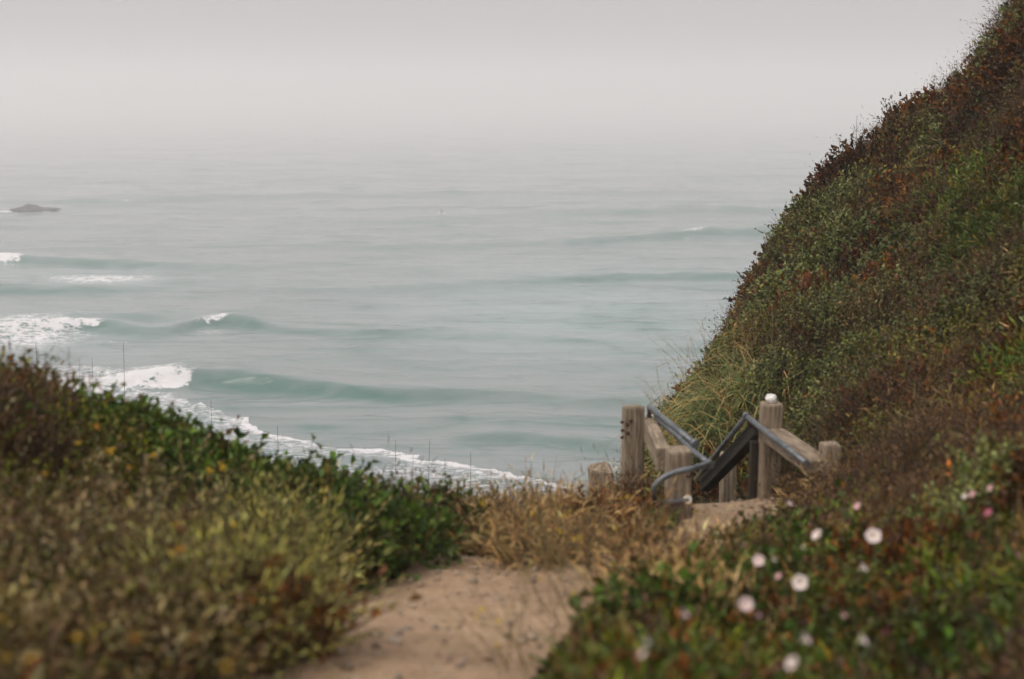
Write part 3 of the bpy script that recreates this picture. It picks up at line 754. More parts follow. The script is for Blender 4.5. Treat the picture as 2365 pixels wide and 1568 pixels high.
SHR = [
 (2000, 430, .50, .50, 'coyote', 'rounded grey green bush below the highest notch of the hillside skyline', 300),
 (1960, 540, .55, .45, 'coyote', 'broad grey green bush in the middle of the upper hillside', 320),
 (1860, 520, .40, .42, 'olive', 'dull olive bush just inside the hillside edge above the broken wave', 240),
 (1950, 690, .50, .40, 'coyote', 'pale leaved bush halfway down the hillside beside rusty patches', 300),
 (1790, 740, .42, .38, 'olive', 'small olive bush near the lower left edge of the hillside', 240),
 (1830, 850, .42, .35, 'coyote', 'grey green bush directly above the post with the white stone', 260),
 (2110, 790, .45, .38, 'olive', 'olive brown bush at the centre of the hillside right of the stairs', 260),
 (2120, 300, .45, .45, 'olive', 'dark olive bush under the top of the hillside skyline', 260),
 (2080, 360, .38, .36, 'rust', 'reddish brown bush below the leafy sprig on the skyline', 220),
 (1790, 630, .36, .34, 'rust', 'rust coloured bush beside the bare twigs on the hillside edge', 220),
 (2190, 440, .45, .42, 'twiggy', 'dark dried brush clump high on the right hillside', 300),
 (2060, 920, .50, .40, 'twiggy', 'large brown dead bush right of the stair posts', 420),
 (2200, 1060, .42, .32, 'twiggy', 'brown dead bush above the pink flowers at right', 360),
 (1680, 850, .34, .34, 'coyote', 'small silvery bush behind the tall reed grass', 220),
 (1752, 600, .24, .26, 'twiggy', 'dark scraggly bush on the hillside edge level with the broken wave', 200),
 (1712, 690, .22, .24, 'twiggy', 'dark scraggly bush on the hillside edge level with the second wave', 200),
 (1900, 400, .30, .38, 'olive', 'small dense bush on the skyline left of the leafy sprig', 180),
 (2095, 265, .30, .36, 'rust', 'small brown bush on the skyline just right of the leafy sprig', 160),
 (2225, 130, .30, .34, 'olive', 'small dark bush on the skyline near the top corner', 160),
 (2050, 700, .36, .34, 'sage', 'pale dusty bush in the middle of the right hillside', 260),
 (2010, 800, .34, .30, 'coyote', 'grey leafed bush between the dusty bush and the brown dead one', 240),
 (120, 850, .42, .34, 'ridge', 'green fine leaved bush highest on the left bank skyline', 300),
 (330, 940, .40, .30, 'ridge', 'yellow green bush on the left bank skyline under the tall dead stalk', 280),
 (520, 1030, .34, .16, 'vine', 'dark green bush on the left bank skyline above the white surf', 260),
 (690, 1130, .34, .12, 'vine', 'glossy dark green bush at the middle of the left bank', 300),
 (850, 1200, .32, .11, 'vine', 'dark green bush beside the bare stalks at the end of the left bank', 300),
 (790, 1245, .18, .15, 'vine', 'low dark green bush overhanging the left edge of the path', 240),
 (580, 1260, .30, .20, 'broom', 'wispy yellow green broom bush in the middle of the left bank', 1000),
 (510, 1370, .26, .16, 'broom', 'faded yellow green bush in front of the wispy broom', 700),
 (300, 1180, .34, .28, 'sage', 'pale grey sage bush below the yellow flowers on the left bank', 260),
 (130, 1280, .32, .26, 'sage', 'grey brown sage bush against the left border of the picture', 240),
 (330, 1450, .26, .22, 'sage', 'blurred brownish sage bush nearest to the camera at left', 240),
 (610, 1385, .15, .12, 'rust', 'brown withered bush at the left edge of the sandy path', 160),
 (1500, 1262, .17, .07, 'straw', 'thin straw tuft on the dirt between the path and the front post', 200),
 (1385, 1190, .20, .11, 'rust', 'orange brown dry bush at the foot of the front left post', 240),
 (1370, 1130, .26, .17, 'olive', 'yellowish low bush beside the broken stump post', 220),
 (1130, 1210, .22, .07, 'straw', 'straw tuft at the left end of the dry grass mound', 300),
 (1235, 1190, .30, .06, 'straw', 'pale straw mound in front of the surf', 420),
 (1340, 1195, .26, .07, 'straw', 'straw mound between the stump post and the path', 380),
 (1250, 1225, .20, .10, 'straw', 'low straw tuft overhanging the end of the path', 300),
 (1935, 1125, .20, .20, 'straw', 'dry grass tuft covering the foot of the half buried post', 200),
 (1560, 1400, .20, .10, 'vine', 'small dark green bush at the right side of the path', 200),
]
for s in SHR:
    shrub(*s[:6], n_=s[6])

# ---------------------------------------------------------------- reed grass
def reed(px, py, n_, L, label, base_h=.1, spread=.25, droop=.8):
    p = hit(px, py, base_h); root = empty('grass_clump', Z(p), label, 'grass clump')
    a = Acc(); B = rng.normal(size=(n_, 3)) * spread * np.array([1, 1, 0]); B[:, 2] = HG(p[0] + B[:, 0], p[1] + B[:, 1]) - p[2]
    D = unit(np.stack([rng.normal(size=n_) * .35 - .12, rng.normal(size=n_) * .35, np.full(n_, 1.0)], -1))
    C = mixcol([(.12, .18, .06), (.18, .21, .07), (.34, .26, .10), (.42, .32, .14), (.09, .15, .06)], [4, 3.5, 1.8, 1.2, 4], n_)
    a.blades(B, D, L * rng.uniform(.55, 1.15, n_), np.full(n_, .018), C, droop, 5, np.clip(C * np.array([1.7, 1.3, 1.1]), 0, .6))
    link('blades', a.mesh('blades'), M_LEAF, root)
    m = 26; s = Acc(); kk = rng.integers(0, n_, m)
    P = B[kk][:, None] + D[kk][:, None] * (np.linspace(0, 1, 5) * L * 1.25)[None, :, None]
    P[..., 0] += (np.linspace(0, 1, 5) ** 2)[None] * rng.normal(size=(m, 1)) * .25
    s.tubes(P, np.array([.003, .003, .0025, .002, .001])[None], np.tile((.34, .24, .11), (m, 1)))
    s.sprigs(P[:, 3], unit(P[:, 4] - P[:, 3]), np.full(m, .2), 10, .03, .14, np.tile((.36, .25, .12), (m, 1)), .4)
    link('seed_stalks', s.mesh('seed_stalks'), M_LEAF, root)
reed(1522, 925, 900, .85, 'tall arching reed grass on the left edge of the hillside against the sea', spread=.26)
reed(1640, 1010, 900, .8, 'yellow reed grass clump between the two stair railings', spread=.3)
reed(1690, 910, 700, .7, 'green drooping reed grass uphill from the stair railings', spread=.28, droop=1.0)
reed(1580, 1050, 500, .55, 'dry straw coloured reed tuft just behind the curled handrail', spread=.22)

# ---------------------------------------------------------------- bare twigs, stalks and sprigs
def bare(px, py, L, label, name='bare_shrub', n_=6, col=(.07, .05, .045), lean=(0, 0), depth=3, r=.006, kids=4, spread=.6, buds=True, cat='shrub', base_h=.1):
    p = hit(px, py, base_h); root = empty(name, Z(p), label, cat)
    a = Acc()
    for i in range(n_):
        d = (rng.normal() * .45 + lean[0], rng.normal() * .35 + lean[1], 1.0)
        a.twig((rng.normal() * .04, rng.normal() * .04, -.05), d, L * rng.uniform(.6, 1.1), r, col, depth, kids, spread)
    link('twigs', a.mesh('twigs', True), M_LEAF, root)
    return root
bare(1745, 600, .55, 'dark bare twiggy shrub sticking out over the sea from the hillside edge', lean=(-.35, 0), n_=8)
bare(1700, 680, .50, 'thin bare branches reaching left beside the second wave line', lean=(-.8, 0), n_=7)
bare(1640, 790, .35, 'small bare twigs low on the hillside edge above the reed grass', lean=(-.7, 0), n_=6)
bare(1830, 500, .4, 'wispy bare twigs on the hillside edge below the upper bushes', lean=(-.4, 0), n_=5)
bare(1925, 420, .4, 'slender dead twig on the skyline between the leafy bushes', lean=(-.1, 0), n_=3)
bare(2245, 140, .35, 'short dead twigs high on the skyline near the top corner', lean=(-.4, 0), n_=5)
bare(1325, 1105, .28, 'grey bare twig bush in front of the surf beside the stump post', n_=10, lean=(-.2, 0), r=.004)
bare(1400, 1075, .30, 'dark upright twigs growing around the stump post', n_=7, r=.004)
bare(975, 1185, .22, 'small dark seed headed twig bush at the gap in the left bank', n_=9, r=.004)
def stalk(px, py, tx, ty, label, r=.0085, n_s=3, col=(.075, .05, .04)):
    p = hit(px, py, .1); q = at(tx, ty, p[1]) - p
    root = empty('dead_stalk', Z(p), label, 'stalk'); a = Acc()
    t_ = np.linspace(0, 1, 7)[:, None]; P = q[None] * t_ + rng.normal(size=(7, 3)) * .006 * t_; P[0, 2] -= .1
    a.tubes(P[None], np.linspace(r, r * .35, 7)[None], np.array([col]), 5)
    link('stem', a.mesh('stem', True), M_LEAF, root)
    for i in range(n_s):
        b = Acc(); f = rng.uniform(.35, .8); k = f * 6; j = int(k); s = P[j] * (1 - (k - j)) + P[j + 1] * (k - j)
        b.twig(s, (rng.normal() * .5, rng.normal() * .3, .8), np.linalg.norm(q) * rng.uniform(.15, .3), r * .5, col, 0, 3, .6, 4)
        link('side_twig', b.mesh('side_twig', True), M_LEAF, root)
    b = Acc(); m = 40; f = rng.uniform(.3, 1, m); k = np.minimum(f * 6, 5.99); j = k.astype(int); s = P[j] * (1 - (k - j))[:, None] + P[j + 1] * (k - j)[:, None]
    D = unit(rng.normal(size=(m, 3)) * .7 + np.array([0, 0, .8])); Sx, _ = frame_of(D)
    b.leaves(s, D, Sx, np.full(m, .024), np.full(m, .011), np.tile(col, (m, 1)))
    link('leaves', b.mesh('leaves'), M_LEAF, root)
stalk(905, 1140, 914, 1018, 'upright dead stalk left of the leaning one in front of the surf')
stalk(945, 1140, 993, 1016, 'tallest dead stalk leaning right in front of the surf')
stalk(918, 1120, 955, 1050, 'short forked dead stalk behind the leaning one')
stalk(1018, 1170, 1028, 1058, 'dead stalk with dark seed heads between the leaning stalk and the grass', n_s=6)
stalk(1075, 1150, 1088, 1044, 'thin dead stalk farthest right in front of the surf', n_s=1)
stalk(262, 880, 285, 790, 'thin tall dead stalk on the left bank skyline', n_s=2)
stalk(208, 870, 212, 828, 'short reddish stalk on the left bank skyline', col=(.12, .05, .03))
stalk(485, 985, 487, 925, 'reddish seed stalk on the skyline above the surf line', col=(.12, .05, .03))
stalk(90, 830, 82, 788, 'dark red seed stalk near the left end of the skyline', col=(.10, .04, .025), n_s=5)
stalk(645, 1040, 640, 985, 'short thin stalk in front of the curling surf edge', n_s=1)
stalk(1975, 340, 1980, 268, 'hair thin dead stem on the hillside skyline', n_s=1)
stalk(2290, 60, 2240, 95, 'dead stem leaning left near the top of the hillside', n_s=2)

# leafy sprig standing out on the skyline
p = hit(2045, 300, .35); root = empty('leafy_sprig', Z(p + np.array([0, 0, .2])), 'lone leafy sprig standing up from the hillside skyline', 'sprig')
a = Acc(); tip = at(2052, 236, p[1]) - p - np.array([0, 0, .2])
P = np.array([[0, 0, -.25], tip * .3 + [-.03, 0, 0], tip * .6 + [.02, 0, 0], tip * .85 + [-.02, 0, 0], tip]); a.tubes(P[None], np.linspace(.007, .003, 5)[None], np.array([(.07, .06, .03)]), 5)
link('stem', a.mesh('stem', True), M_LEAF, root)
b = Acc(); m = 9; Bp = P[rng.integers(1, 5, m)]
b.sprigs(Bp, unit(rng.normal(size=(m, 3)) * .8 + np.array([.2, 0, .5])), np.full(m, .11), 8, .035, .42, np.tile((.08, .095, .045), (m, 1)), .8)
link('leaves', b.mesh('leaves'), M_LEAF, root)

# ferny fronds on the hill
def frond(px, py, label, L=.45, n_=9):
    p = hit(px, py, .35); root = empty('fern', Z(p + np.array([0, 0, .25])), label, 'fern'); a = Acc()
    for i in range(n_):
        D = unit(np.array([-.9 + .5 * rng.normal(), -.3 + .3 * rng.normal(), .35 + .25 * rng.normal()]))
        t_ = np.linspace(0, 1, 14); sp_ = D[None] * (t_ * L)[:, None]; sp_[:, 2] -= .35 * L * t_ ** 2
        S = unit(np.cross(D, [0, 0, 1.0]))
        B = np.repeat(sp_, 2, 0); sg = np.tile([1, -1], 14)[:, None]
        Dl = unit(S[None] * sg + D[None] * .5 + rng.normal(size=(28, 3)) * .12); ll = L * .28 * np.repeat(np.sin(np.pi * (.12 + .86 * t_)), 2)
        Sl = unit(np.cross(Dl, np.array([0, 0, 1.0]) + 0 * Dl))
        a.leaves(B, Dl, Sl, ll, ll * .22, np.tile(np.array((.19, .15, .04)) * rng.uniform(.6, 1.1), (28, 1)))
        a.tubes(sp_[None, ::3], np.linspace(.003, .001, 5)[None], np.array([(.15, .11, .04)]))
    link('fronds', a.mesh('fronds'), M_LEAF, root)
frond(2180, 330, 'golden green fern high on the hillside right of the reddish bush')
frond(2170, 390, 'drooping yellowish fern below the higher golden fern', .4)
frond(2090, 470, 'dull fern between the grey bushes of the upper hillside', .35)

# ---------------------------------------------------------------- stair railings
def local_box(name, p, q, w, hgt, parent, m=M_WOOD, roll=0, bev=.012, wear=.004, sub=6, label=None, ext=(0, 0), up=None):
    p = np.array(p, float); q = np.array(q, float); ax = (q - p) / np.linalg.norm(q - p)
    p = p - ax * ext[0]; q = q + ax * ext[1]; L = np.linalg.norm(q - p)
    upv = np.array(up if up is not None else ((0, 0, 1) if abs(ax[2]) < .9 else (0, 1, 0)), float)
    sx = np.cross(upv, ax); sx /= np.linalg.norm(sx); sy = np.cross(ax, sx)
    bm = bmesh.new(); bmesh.ops.create_cube(bm, size=1)
    for v in bm.verts: v.co = Vector((v.co.x * w, v.co.y * hgt, (v.co.z + .5) * L))
    bmesh.ops.bevel(bm, geom=bm.edges[:] + bm.verts[:], offset=bev, segments=2, profile=.6, affect='EDGES')
    long_e = [e for e in bm.edges if abs(e.verts[0].co.z - e.verts[1].co.z) > L * .5]
    bmesh.ops.subdivide_edges(bm, edges=long_e, cuts=sub)
    sd_ = rng.integers(1000)
    for v in bm.verts:
        c_ = v.co; d = Vector((c_.x, c_.y, 0)); 
        if d.length > 0: d.normalize()
        v.co += d * wear * 2 * (float(vnoise(c_.x * 9 + sd_, c_.y * 9, c_.z * 5, 3)) - .6)
        if c_.z > L * .97: v.co.z += wear * 3 * (float(vnoise(c_.x * 20 + sd_, c_.y * 20, 0, 4)) - .5)
    me = bpy.data.meshes.new(name); bm.to_mesh(me); bm.free()
    for f in me.polygons: f.use_smooth = False
    o = link(name, me, m)
    M = Matrix(((sx[0], sy[0], ax[0], p[0]), (sx[1], sy[1], ax[1], p[1]), (sx[2], sy[2], ax[2], p[2] + H), (0, 0, 0, 1)))
    set_parent(o, parent, M)
    if label: o['label'] = label
    return o
def set_parent(o, parent, M):
    if parent is None: o.matrix_world = M; return
    Pm_ = Matrix.Identity(4)
    c_ = parent
    Pm_ = Matrix.Translation(parent.location)
    if parent.parent is not None: Pm_ = Matrix.Translation(parent.parent.location) @ Pm_
    o.parent = parent; o.matrix_basis = Pm_.inverted() @ M
def smooth_path(pts, k=8):
    pts = np.array(pts, float); P = np.vstack([2 * pts[0] - pts[1], pts, 2 * pts[-1] - pts[-2]]); out = []
    for i in range(1, len(P) - 2):
        for t_ in np.linspace(0, 1, k, endpoint=False):
            a_, b_, c_, d_ = P[i - 1], P[i], P[i + 1], P[i + 2]
            out.append(.5 * ((2 * b_) + (-a_ + c_) * t_ + (2 * a_ - 5 * b_ + 4 * c_ - d_) * t_ ** 2 + (-a_ + 3 * b_ - 3 * c_ + d_) * t_ ** 3))
    out.append(pts[-1]); return np.array(out)
def pipe(name, pts, r, parent, m=M_STEEL, sm=False, label=None):
    P = smooth_path(pts) if sm else np.array(pts, float)
    loc = np.array(parent.location) - [0, 0, H]
    n_ = len(P); bm = bmesh.new(); sides = 14
    T = unit(np.gradient(P, axis=0)); ref = np.array([0.13, .2, 1.0]); prev = None; rings = []
    for i in range(n_):
        s = np.cross(T[i], ref) if prev is None else prev - T[i] * np.dot(prev, T[i])
        s = s / np.linalg.norm(s); prev = s; u_ = np.cross(T[i], s)
        rings.append([bm.verts.new(Vector(P[i] - loc + (s * math.cos(a_) + u_ * math.sin(a_)) * r)) for a_ in np.arange(sides) * 2 * math.pi / sides])
    for i in range(n_ - 1):
        for j in range(sides): bm.faces.new((rings[i][j], rings[i][(j + 1) % sides], rings[i + 1][(j + 1) % sides], rings[i + 1][j]))
    bm.faces.new(rings[0][::-1]); bm.faces.new(rings[-1])
    bmesh.ops.recalc_face_normals(bm, faces=bm.faces)
    me = bpy.data.meshes.new(name); bm.to_mesh(me); bm.free()
    for f in me.polygons: f.use_smooth = len(f.vertices) == 4
    o = link(name, me, m, parent)
    if label: o['label'] = label
    return o
def disc(name, c, ax, r, th, parent, m=M_RUST, label=None):
    return pipe(name, [np.array(c) - np.array(ax) * th / 2, np.array(c) + np.array(ax) * th / 2], r, parent, m, label=label)

pA = at(1567, 1037, 8.6); pB = at(1463, 937, 9.8); pC = at(1781, 928, 9.9); pE = at(1918, 1022, 8.75); pF = at(1384, 1076, 11.6); pD = at(1682, 1046, 11.9)
W_ = .145
rail_l = empty('stair_railing', (float(pA[0]), float(pA[1]), float(HG(pA[0], pA[1])) + H), 'weathered wooden railing with a curled steel handrail on the left of the stairs', 'railing', 'stair railings')
rail_r = empty('stair_railing', (float(pC[0]), float(pC[1]), float(HG(pC[0], pC[1])) + H), 'weathered wooden railing on the right of the stairs with a sloping dark beam', 'railing', 'stair railings')
def post(p, parent, w=W_, label=None, tilt=0.0, down=.5):
    g0 = float(HG(p[0], p[1])) - down
    return local_box('post', (p[0] + tilt, p[1], g0), p, w, w, parent, up=(-.13, 1, 0), bev=.018, wear=.007, label=label)
postA = post(pA, rail_l, label='front post behind the curled handrail')
postB = post(pB, rail_l, label='tall post with rusty bolts on its left side')
local_box('post', (pF[0], pF[1], float(HG(pF[0], pF[1])) - .4), pF, .21, .19, rail_l, up=(-.13, 1, 0), bev=.04, wear=.035, sub=9, label='rough broken stump post lower down the slope')
post(pC, rail_r, .14, label='tall post carrying the white stone')
post(pE, rail_r, .115, label='post top almost buried in dry grass')
post(pD, rail_r, .13, label='lower post seen below the dark beam', tilt=.02)
dirLR = (pB - pA) / np.linalg.norm(pB - pA)
side = np.cross(dirLR, [0, 0, 1]); side /= np.linalg.norm(side)
a_ = at(1532, 1062, 8.72); b_ = at(1500, 990, 9.75)
local_box('beam', a_, b_, .085, .15, rail_l, bev=.008, wear=.003, ext=(.0, .03))
# left descending beam, below and behind the tall post
# right: level beam towards the viewer and dark beam down the steps
c0 = at(1778, 992, 9.92) + [0, 0, -.02]; c1 = at(1888, 1068, 8.72) + [0, 0, -.02]
local_box('beam', c1, c0, .17, .085, rail_r, bev=.01, wear=.004, ext=(.05, .0), label='broad level beam with sunlit sandy coloured top')
d0 = at(1752, 990, 9.98); d1 = at(1630, 1118, 11.75)
local_box('brace', (pC[0] - .095, pC[1] + .06, pC[2] - .30), (pC[0] - .095, pC[1] + .06, pC[2] - 1.1), .07, .07, rail_r, m=M_TIMBER, up=(0, 1, 0))
local_box('beam', d0, d1, .09, .115, rail_r, m=M_TIMBER, bev=.01, ext=(.04, .05), label='dark beam sloping down beside the steps')
r_ = .021
P1 = [at(1500, 940, 9.85), at(1604, 1024, 8.85)]
P2 = [at(1518, 967, 9.7), at(1560, 1002, 9.2), at(1606, 1047, 8.75), at(1638, 1071, 8.5), at(1636, 1075, 8.42), at(1600, 1082, 8.34), at(1560, 1091, 8.3), at(1530, 1105, 8.3), at(1512, 1124, 8.3), at(1510, 1142, 8.32),
      at(1520, 1157, 8.36), at(1545, 1161, 8.42), at(1588, 1154, 8.47)]
pipe('handrail', P2[:4], r_, rail_l, label='long steel handrail')
pipe('handrail', [P2[3]] + P2[5:], r_ * .92, rail_l, sm=True, label='curled steel end of the handrail')
pipe('handrail', P1, r_, rail_l, label='upper parallel steel rail')
bmj = disc('joint', P2[3], unit((P2[3] - P2[2])[None])[0], .026, .05, rail_l, M_STEEL)
disc('joint', P1[1], unit((P1[1] - P1[0])[None])[0], .027, .06, rail_l, M_STEEL)
fl = at(1588, 1153, 8.46); disc('flange', fl, (.25, -.9, .2), .027, .014, rail_l, M_WHITE, 'pale round flange')
pipe('bracket', [at(1500, 942, 9.84), at(1499, 965, 9.84), at(1490, 985, 9.8)], .016, rail_l, M_RUST)
pipe('bracket', [at(1522, 972, 9.66), at(1520, 985, 9.66), at(1512, 992, 9.64)], .010, rail_l, M_RUST)
pipe('bracket', [at(1598, 1092, 8.34), at(1596, 1099, 8.4), at(1588, 1100, 8.52)], .010, rail_l, M_RUST)
for (bx, by) in ((1437, 975), (1449, 980), (1438, 994), (1450, 1000), (1456, 972), (1437, 1010)):
    q = at(bx, by, 9.72); disc('bolt', q, (-.8, -.6, 0), .011, .018, rail_l, M_RUST)
R0 = at(1724, 961, 9.95); R1 = at(1862, 1070, 8.62); R2 = at(1607, 1107, 11.75)
pipe('handrail', [R0, R1], r_, rail_r, label='level steel rail coming towards the viewer')
pipe('handrail', [R0, R2], r_ * .95, rail_r, label='steel rail sloping down the steps')
disc('joint', R0, (0, -1, 0), .026, .05, rail_r, M_STEEL)
pipe('bracket', [at(1728, 975, 9.97), at(1733, 985, 10.0), at(1742, 982, 10.02)], .009, rail_r, M_RUST)
pipe('bracket', [at(1668, 1030, 10.9), at(1676, 1037, 10.9), at(1690, 1033, 10.9)], .009, rail_r, M_RUST)
# steps
st = empty('wooden_steps', (1.25, 10.2, float(HG(1.25, 9.9)) + H), 'dark wooden steps dropping away between the two railings', 'steps')
for i in range(5):
    yy = 10.45 + .36 * i; zc = float(HG(1.3, 9.9)) - .26 - .19 * i; xc = 1.30 - .135 * (yy - 9.9)
    local_box('step', (xc - .42, yy, zc), (xc + .42, yy + .05, zc), .30, .09, st, M_TIMBER)

# white stone on the post, loose stones
def stone(px, py, s, label, m=M_ROCK, name='stone', h=0.0, pos=None, flat=.65, cat='stone', group=None):
    p = np.array(pos, float) if pos is not None else hit(px, py, .0)
    bm = bmesh.new(); bmesh.ops.create_icosphere(bm, subdivisions=3, radius=1)
    sd_ = rng.integers(500)
    for v in bm.verts:
        k = 1 + .55 * (float(vnoise(v.co.x * 1.3 + sd_, v.co.y * 1.3, v.co.z * 1.3, 2)) - .5) + .18 * (float(vnoise(v.co.x * 4 + sd_, v.co.y * 4, v.co.z * 4, 2)) - .5)
        v.co = Vector((v.co.x * k * s, v.co.y * k * s * .8, v.co.z * k * s * flat))
    me = bpy.data.meshes.new(name); bm.to_mesh(me); bm.free()
    o = link(name, me, m, loc=(p[0], p[1], p[2] + H + s * flat * .55)); o.rotation_euler[2] = rng.uniform(0, 6)
    tag(o, label, cat, group); return o
stone(0, 0, .036, 'white stone resting on top of the tall right post', M_WHITE, pos=pC + [0, -.01, .004], flat=1.05)
STN = [(985, 1297, .034, 'pinkish stone at the far left edge of the sandy path'), (1044, 1252, .05, 'grey stone in the gap between left bank and dry grass', 1),
 (1290, 1292, .032, 'tan stone on the path edge below the dry grass'), (1235, 1306, .02, 'small stone at the foot of the dry grass'),
 (1515, 1272, .028, 'pale stone on the bare patch before the front post'), (1572, 1262, .022, 'small pale stone nearest the front post base'),
 (1060, 1288, .024, 'grey pebble beside the pinkish stone', 1), (880, 1310, .020, 'small stone where the dark bush meets the path'),
 (1725, 1178, .045, 'largest crumbly clod on the landing in front of the steps'), (1760, 1172, .035, 'clod against the foot of the tall right post'),
 (1690, 1200, .025, 'small clod in the middle of the landing'), (790, 1385, .016, 'pebble beside the withered bush on the left path edge'),
 (1180, 1545, .012, 'tiny pebble at the bottom of the path'), (1345, 1490, .022, 'reddish stone at the right edge of the path', 0), (1395, 1350, .024, 'brown stone under the thin weeds on the right path edge')]
for s in STN:
    stone(s[0], s[1], s[2], s[3], M_GREYROCK if len(s) > 4 and s[4] else M_ROCK)
# gravel (uncountable)
gv = Acc(); ng = 5200
yy = rng.uniform(3.0, 9.9, ng); xx = rng.uniform(-.35, .35, ng) * yy
zg = HG(xx, yy); a_, b_ = proj(xx, yy, zg); k = inpoly(a_, b_, PATH)
edge_ = ~(clear_of_path(xx, yy, 0)) & (clear_of_path(xx, yy, 60) | (rng.random(ng) < .25)); k &= True
k &= (rng.random(ng) < np.where((b_ < 1340), 1.0, .5))
xx, yy, zg = xx[k], yy[k], zg[k]; m = len(xx)
oct_ = np.array([(1, 0, 0), (0, 1, 0), (-1, 0, 0), (0, -1, 0), (0, 0, 1), (0, 0, -1)], float)
sz = rng.gamma(2.0, .0042, m) + .003
Vg = oct_[None] * sz[:, None, None] * rng.uniform(.6, 1.2, (m, 6, 1)) * np.array([1, 1, .7]) + np.stack([xx, yy, zg + .022 + H], -1)[:, None]
Qg = np.array([(0, 1, 4, 4), (1, 2, 4, 4), (2, 3, 4, 4), (3, 0, 4, 4), (1, 0, 5, 5), (2, 1, 5, 5), (3, 2, 5, 5), (0, 3, 5, 5)])[:, :3]
Qg = (np.arange(m) * 6)[:, None, None] + Qg[None]
cg = mixcol([(.36, .26, .18), (.28, .22, .17), (.42, .33, .25), (.2, .15, .11)], [3, 2, 2, 1], m)
tag(link('gravel', fastmesh('gravel', Vg.reshape(-1, 3), Qg.reshape(-1, 3), np.repeat(cg, 6, 0), False), M_LEAF), 'loose gravel scattered over the sandy path', 'gravel', None, 'stuff')

# ---------------------------------------------------------------- thin weeds leaning over the path
def weed(px, py, L, label, n_=7, lean=(-.5, -.1), col=(.26, .20, .09), flowers=3, name='weed'):
    p = hit(px, py, 0); root = empty(name, Z(p), label, 'weed'); a = Acc(); f = Acc()
    for i in range(n_):
        d = np.array([lean[0] + rng.normal() * .35, lean[1] + rng.normal() * .25, 1.0]); d /= np.linalg.norm(d)
        a.twig((rng.normal() * .05, rng.normal() * .04, -.02), d, L * rng.uniform(.6, 1.1), .0022, col, 2, 3, .35, 6)
    link('stems', a.mesh('stems', True), M_LEAF, root)
    if flowers:
        D = unit(rng.normal(size=(flowers * 5, 3)) + np.array([0, 0, 1.0])); ends = np.repeat(np.stack([rng.normal(size=flowers) * .1 + lean[0] * L * .7, rng.normal(size=flowers) * .06, rng.uniform(.5, 1.0, flowers) * L], -1), 5, 0)
        Sx, _ = frame_of(D); f.leaves(ends, D, Sx, np.full(len(D), .011), np.full(len(D), .009), np.tile((.75, .55, .04), (len(D), 1)))
        link('blossoms', f.mesh('blossoms'), M_LEAF, root)
weed(1330, 1450, .45, 'tall thin dry weed leaning over the middle of the path')
weed(1380, 1400, .42, 'dry weed with tiny yellow blossoms on the right path edge')
weed(1430, 1340, .36, 'thin dry weed beside the bare patch below the front post', lean=(-.2, 0))
weed(1250, 1560, .38, 'blurred dry weed at the bottom of the path', lean=(-.4, 0))
weed(1500, 1310, .36, 'straw coloured weed in front of the orange bush', lean=(0, 0))
weed(1160, 1568, .22, 'low faint weed growing out of the sandy path', lean=(-.2, 0), n_=4)
weed(1290, 1330, .30, 'wiry dry stems at the near foot of the straw grass', lean=(-.2, 0), flowers=2)
weed(1930, 1125, .42, 'pale grass stems around the half buried post', lean=(0, 0), flowers=0)
weed(1850, 1120, .35, 'pale grass stems under the level steel rail', lean=(0, 0), flowers=0)

# ---------------------------------------------------------------- flowers
def face_dir(kind):
    if kind == 'open': return unit(np.array([rng.normal() * .15, -1, .75 + .1 * rng.normal()])[None])[0]
    if kind == 'side': return unit(np.array([rng.choice([-1, 1]) * .9, -.3, .8])[None])[0]
    return unit(np.array([rng.normal() * .3, -.1, 1.0])[None])[0]
def petals_mesh(kind, R, col):
    d = face_dir(kind); s = np.cross(d, [0, 0, 1.0]) if abs(d[2]) < .95 else np.array([1.0, 0, 0]); s /= np.linalg.norm(s); u_ = np.cross(s, d)
    prof = {'open': [(.06, 0), (.12, .35), (.3, .62), (.7, .82), (1.0, .86)], 'side': [(.06, 0), (.12, .5), (.32, .95), (.7, 1.25), (.95, 1.32)], 'bud': [(.05, 0), (.16, .3), (.24, .8), (.16, 1.5), (.02, 2.0)]}[kind]
    ns = 30; V = []; C = []
    for (rr, zz_) in prof:
        for j in range(ns):
            a_ = 2 * math.pi * j / ns; lob = 1 + (.07 * math.cos(5 * a_) * rr if kind != 'bud' else .12 * math.cos(5 * a_ + zz_ * 2.5))
            q = (s * math.cos(a_) + u_ * math.sin(a_)) * rr * R * lob + d * (zz_ * R + (.05 * R * math.cos(5 * a_) * rr if kind != 'bud' else 0))
            V.append(q); star = max(0, math.cos(5 * a_)) ** 4
            cc = np.array(col) * (1 - .12 * star); cc = cc * (1 - .0) + 0
            if rr < .2 and kind != 'bud': cc = np.array((.75, .7, .45))
            C.append(cc)
    V = np.array(V); Q = gridq(len(prof), ns); 
    wrap = np.array([[i * ns + ns - 1, i * ns, (i + 1) * ns, (i + 1) * ns + ns - 1] for i in range(len(prof) - 1)])
    return fastmesh('petals', V, np.vstack([Q, wrap]), np.array(C), True)
WHT, PNK, DPK = (.76, .64, .60), (.70, .40, .42), (.46, .13, .20)
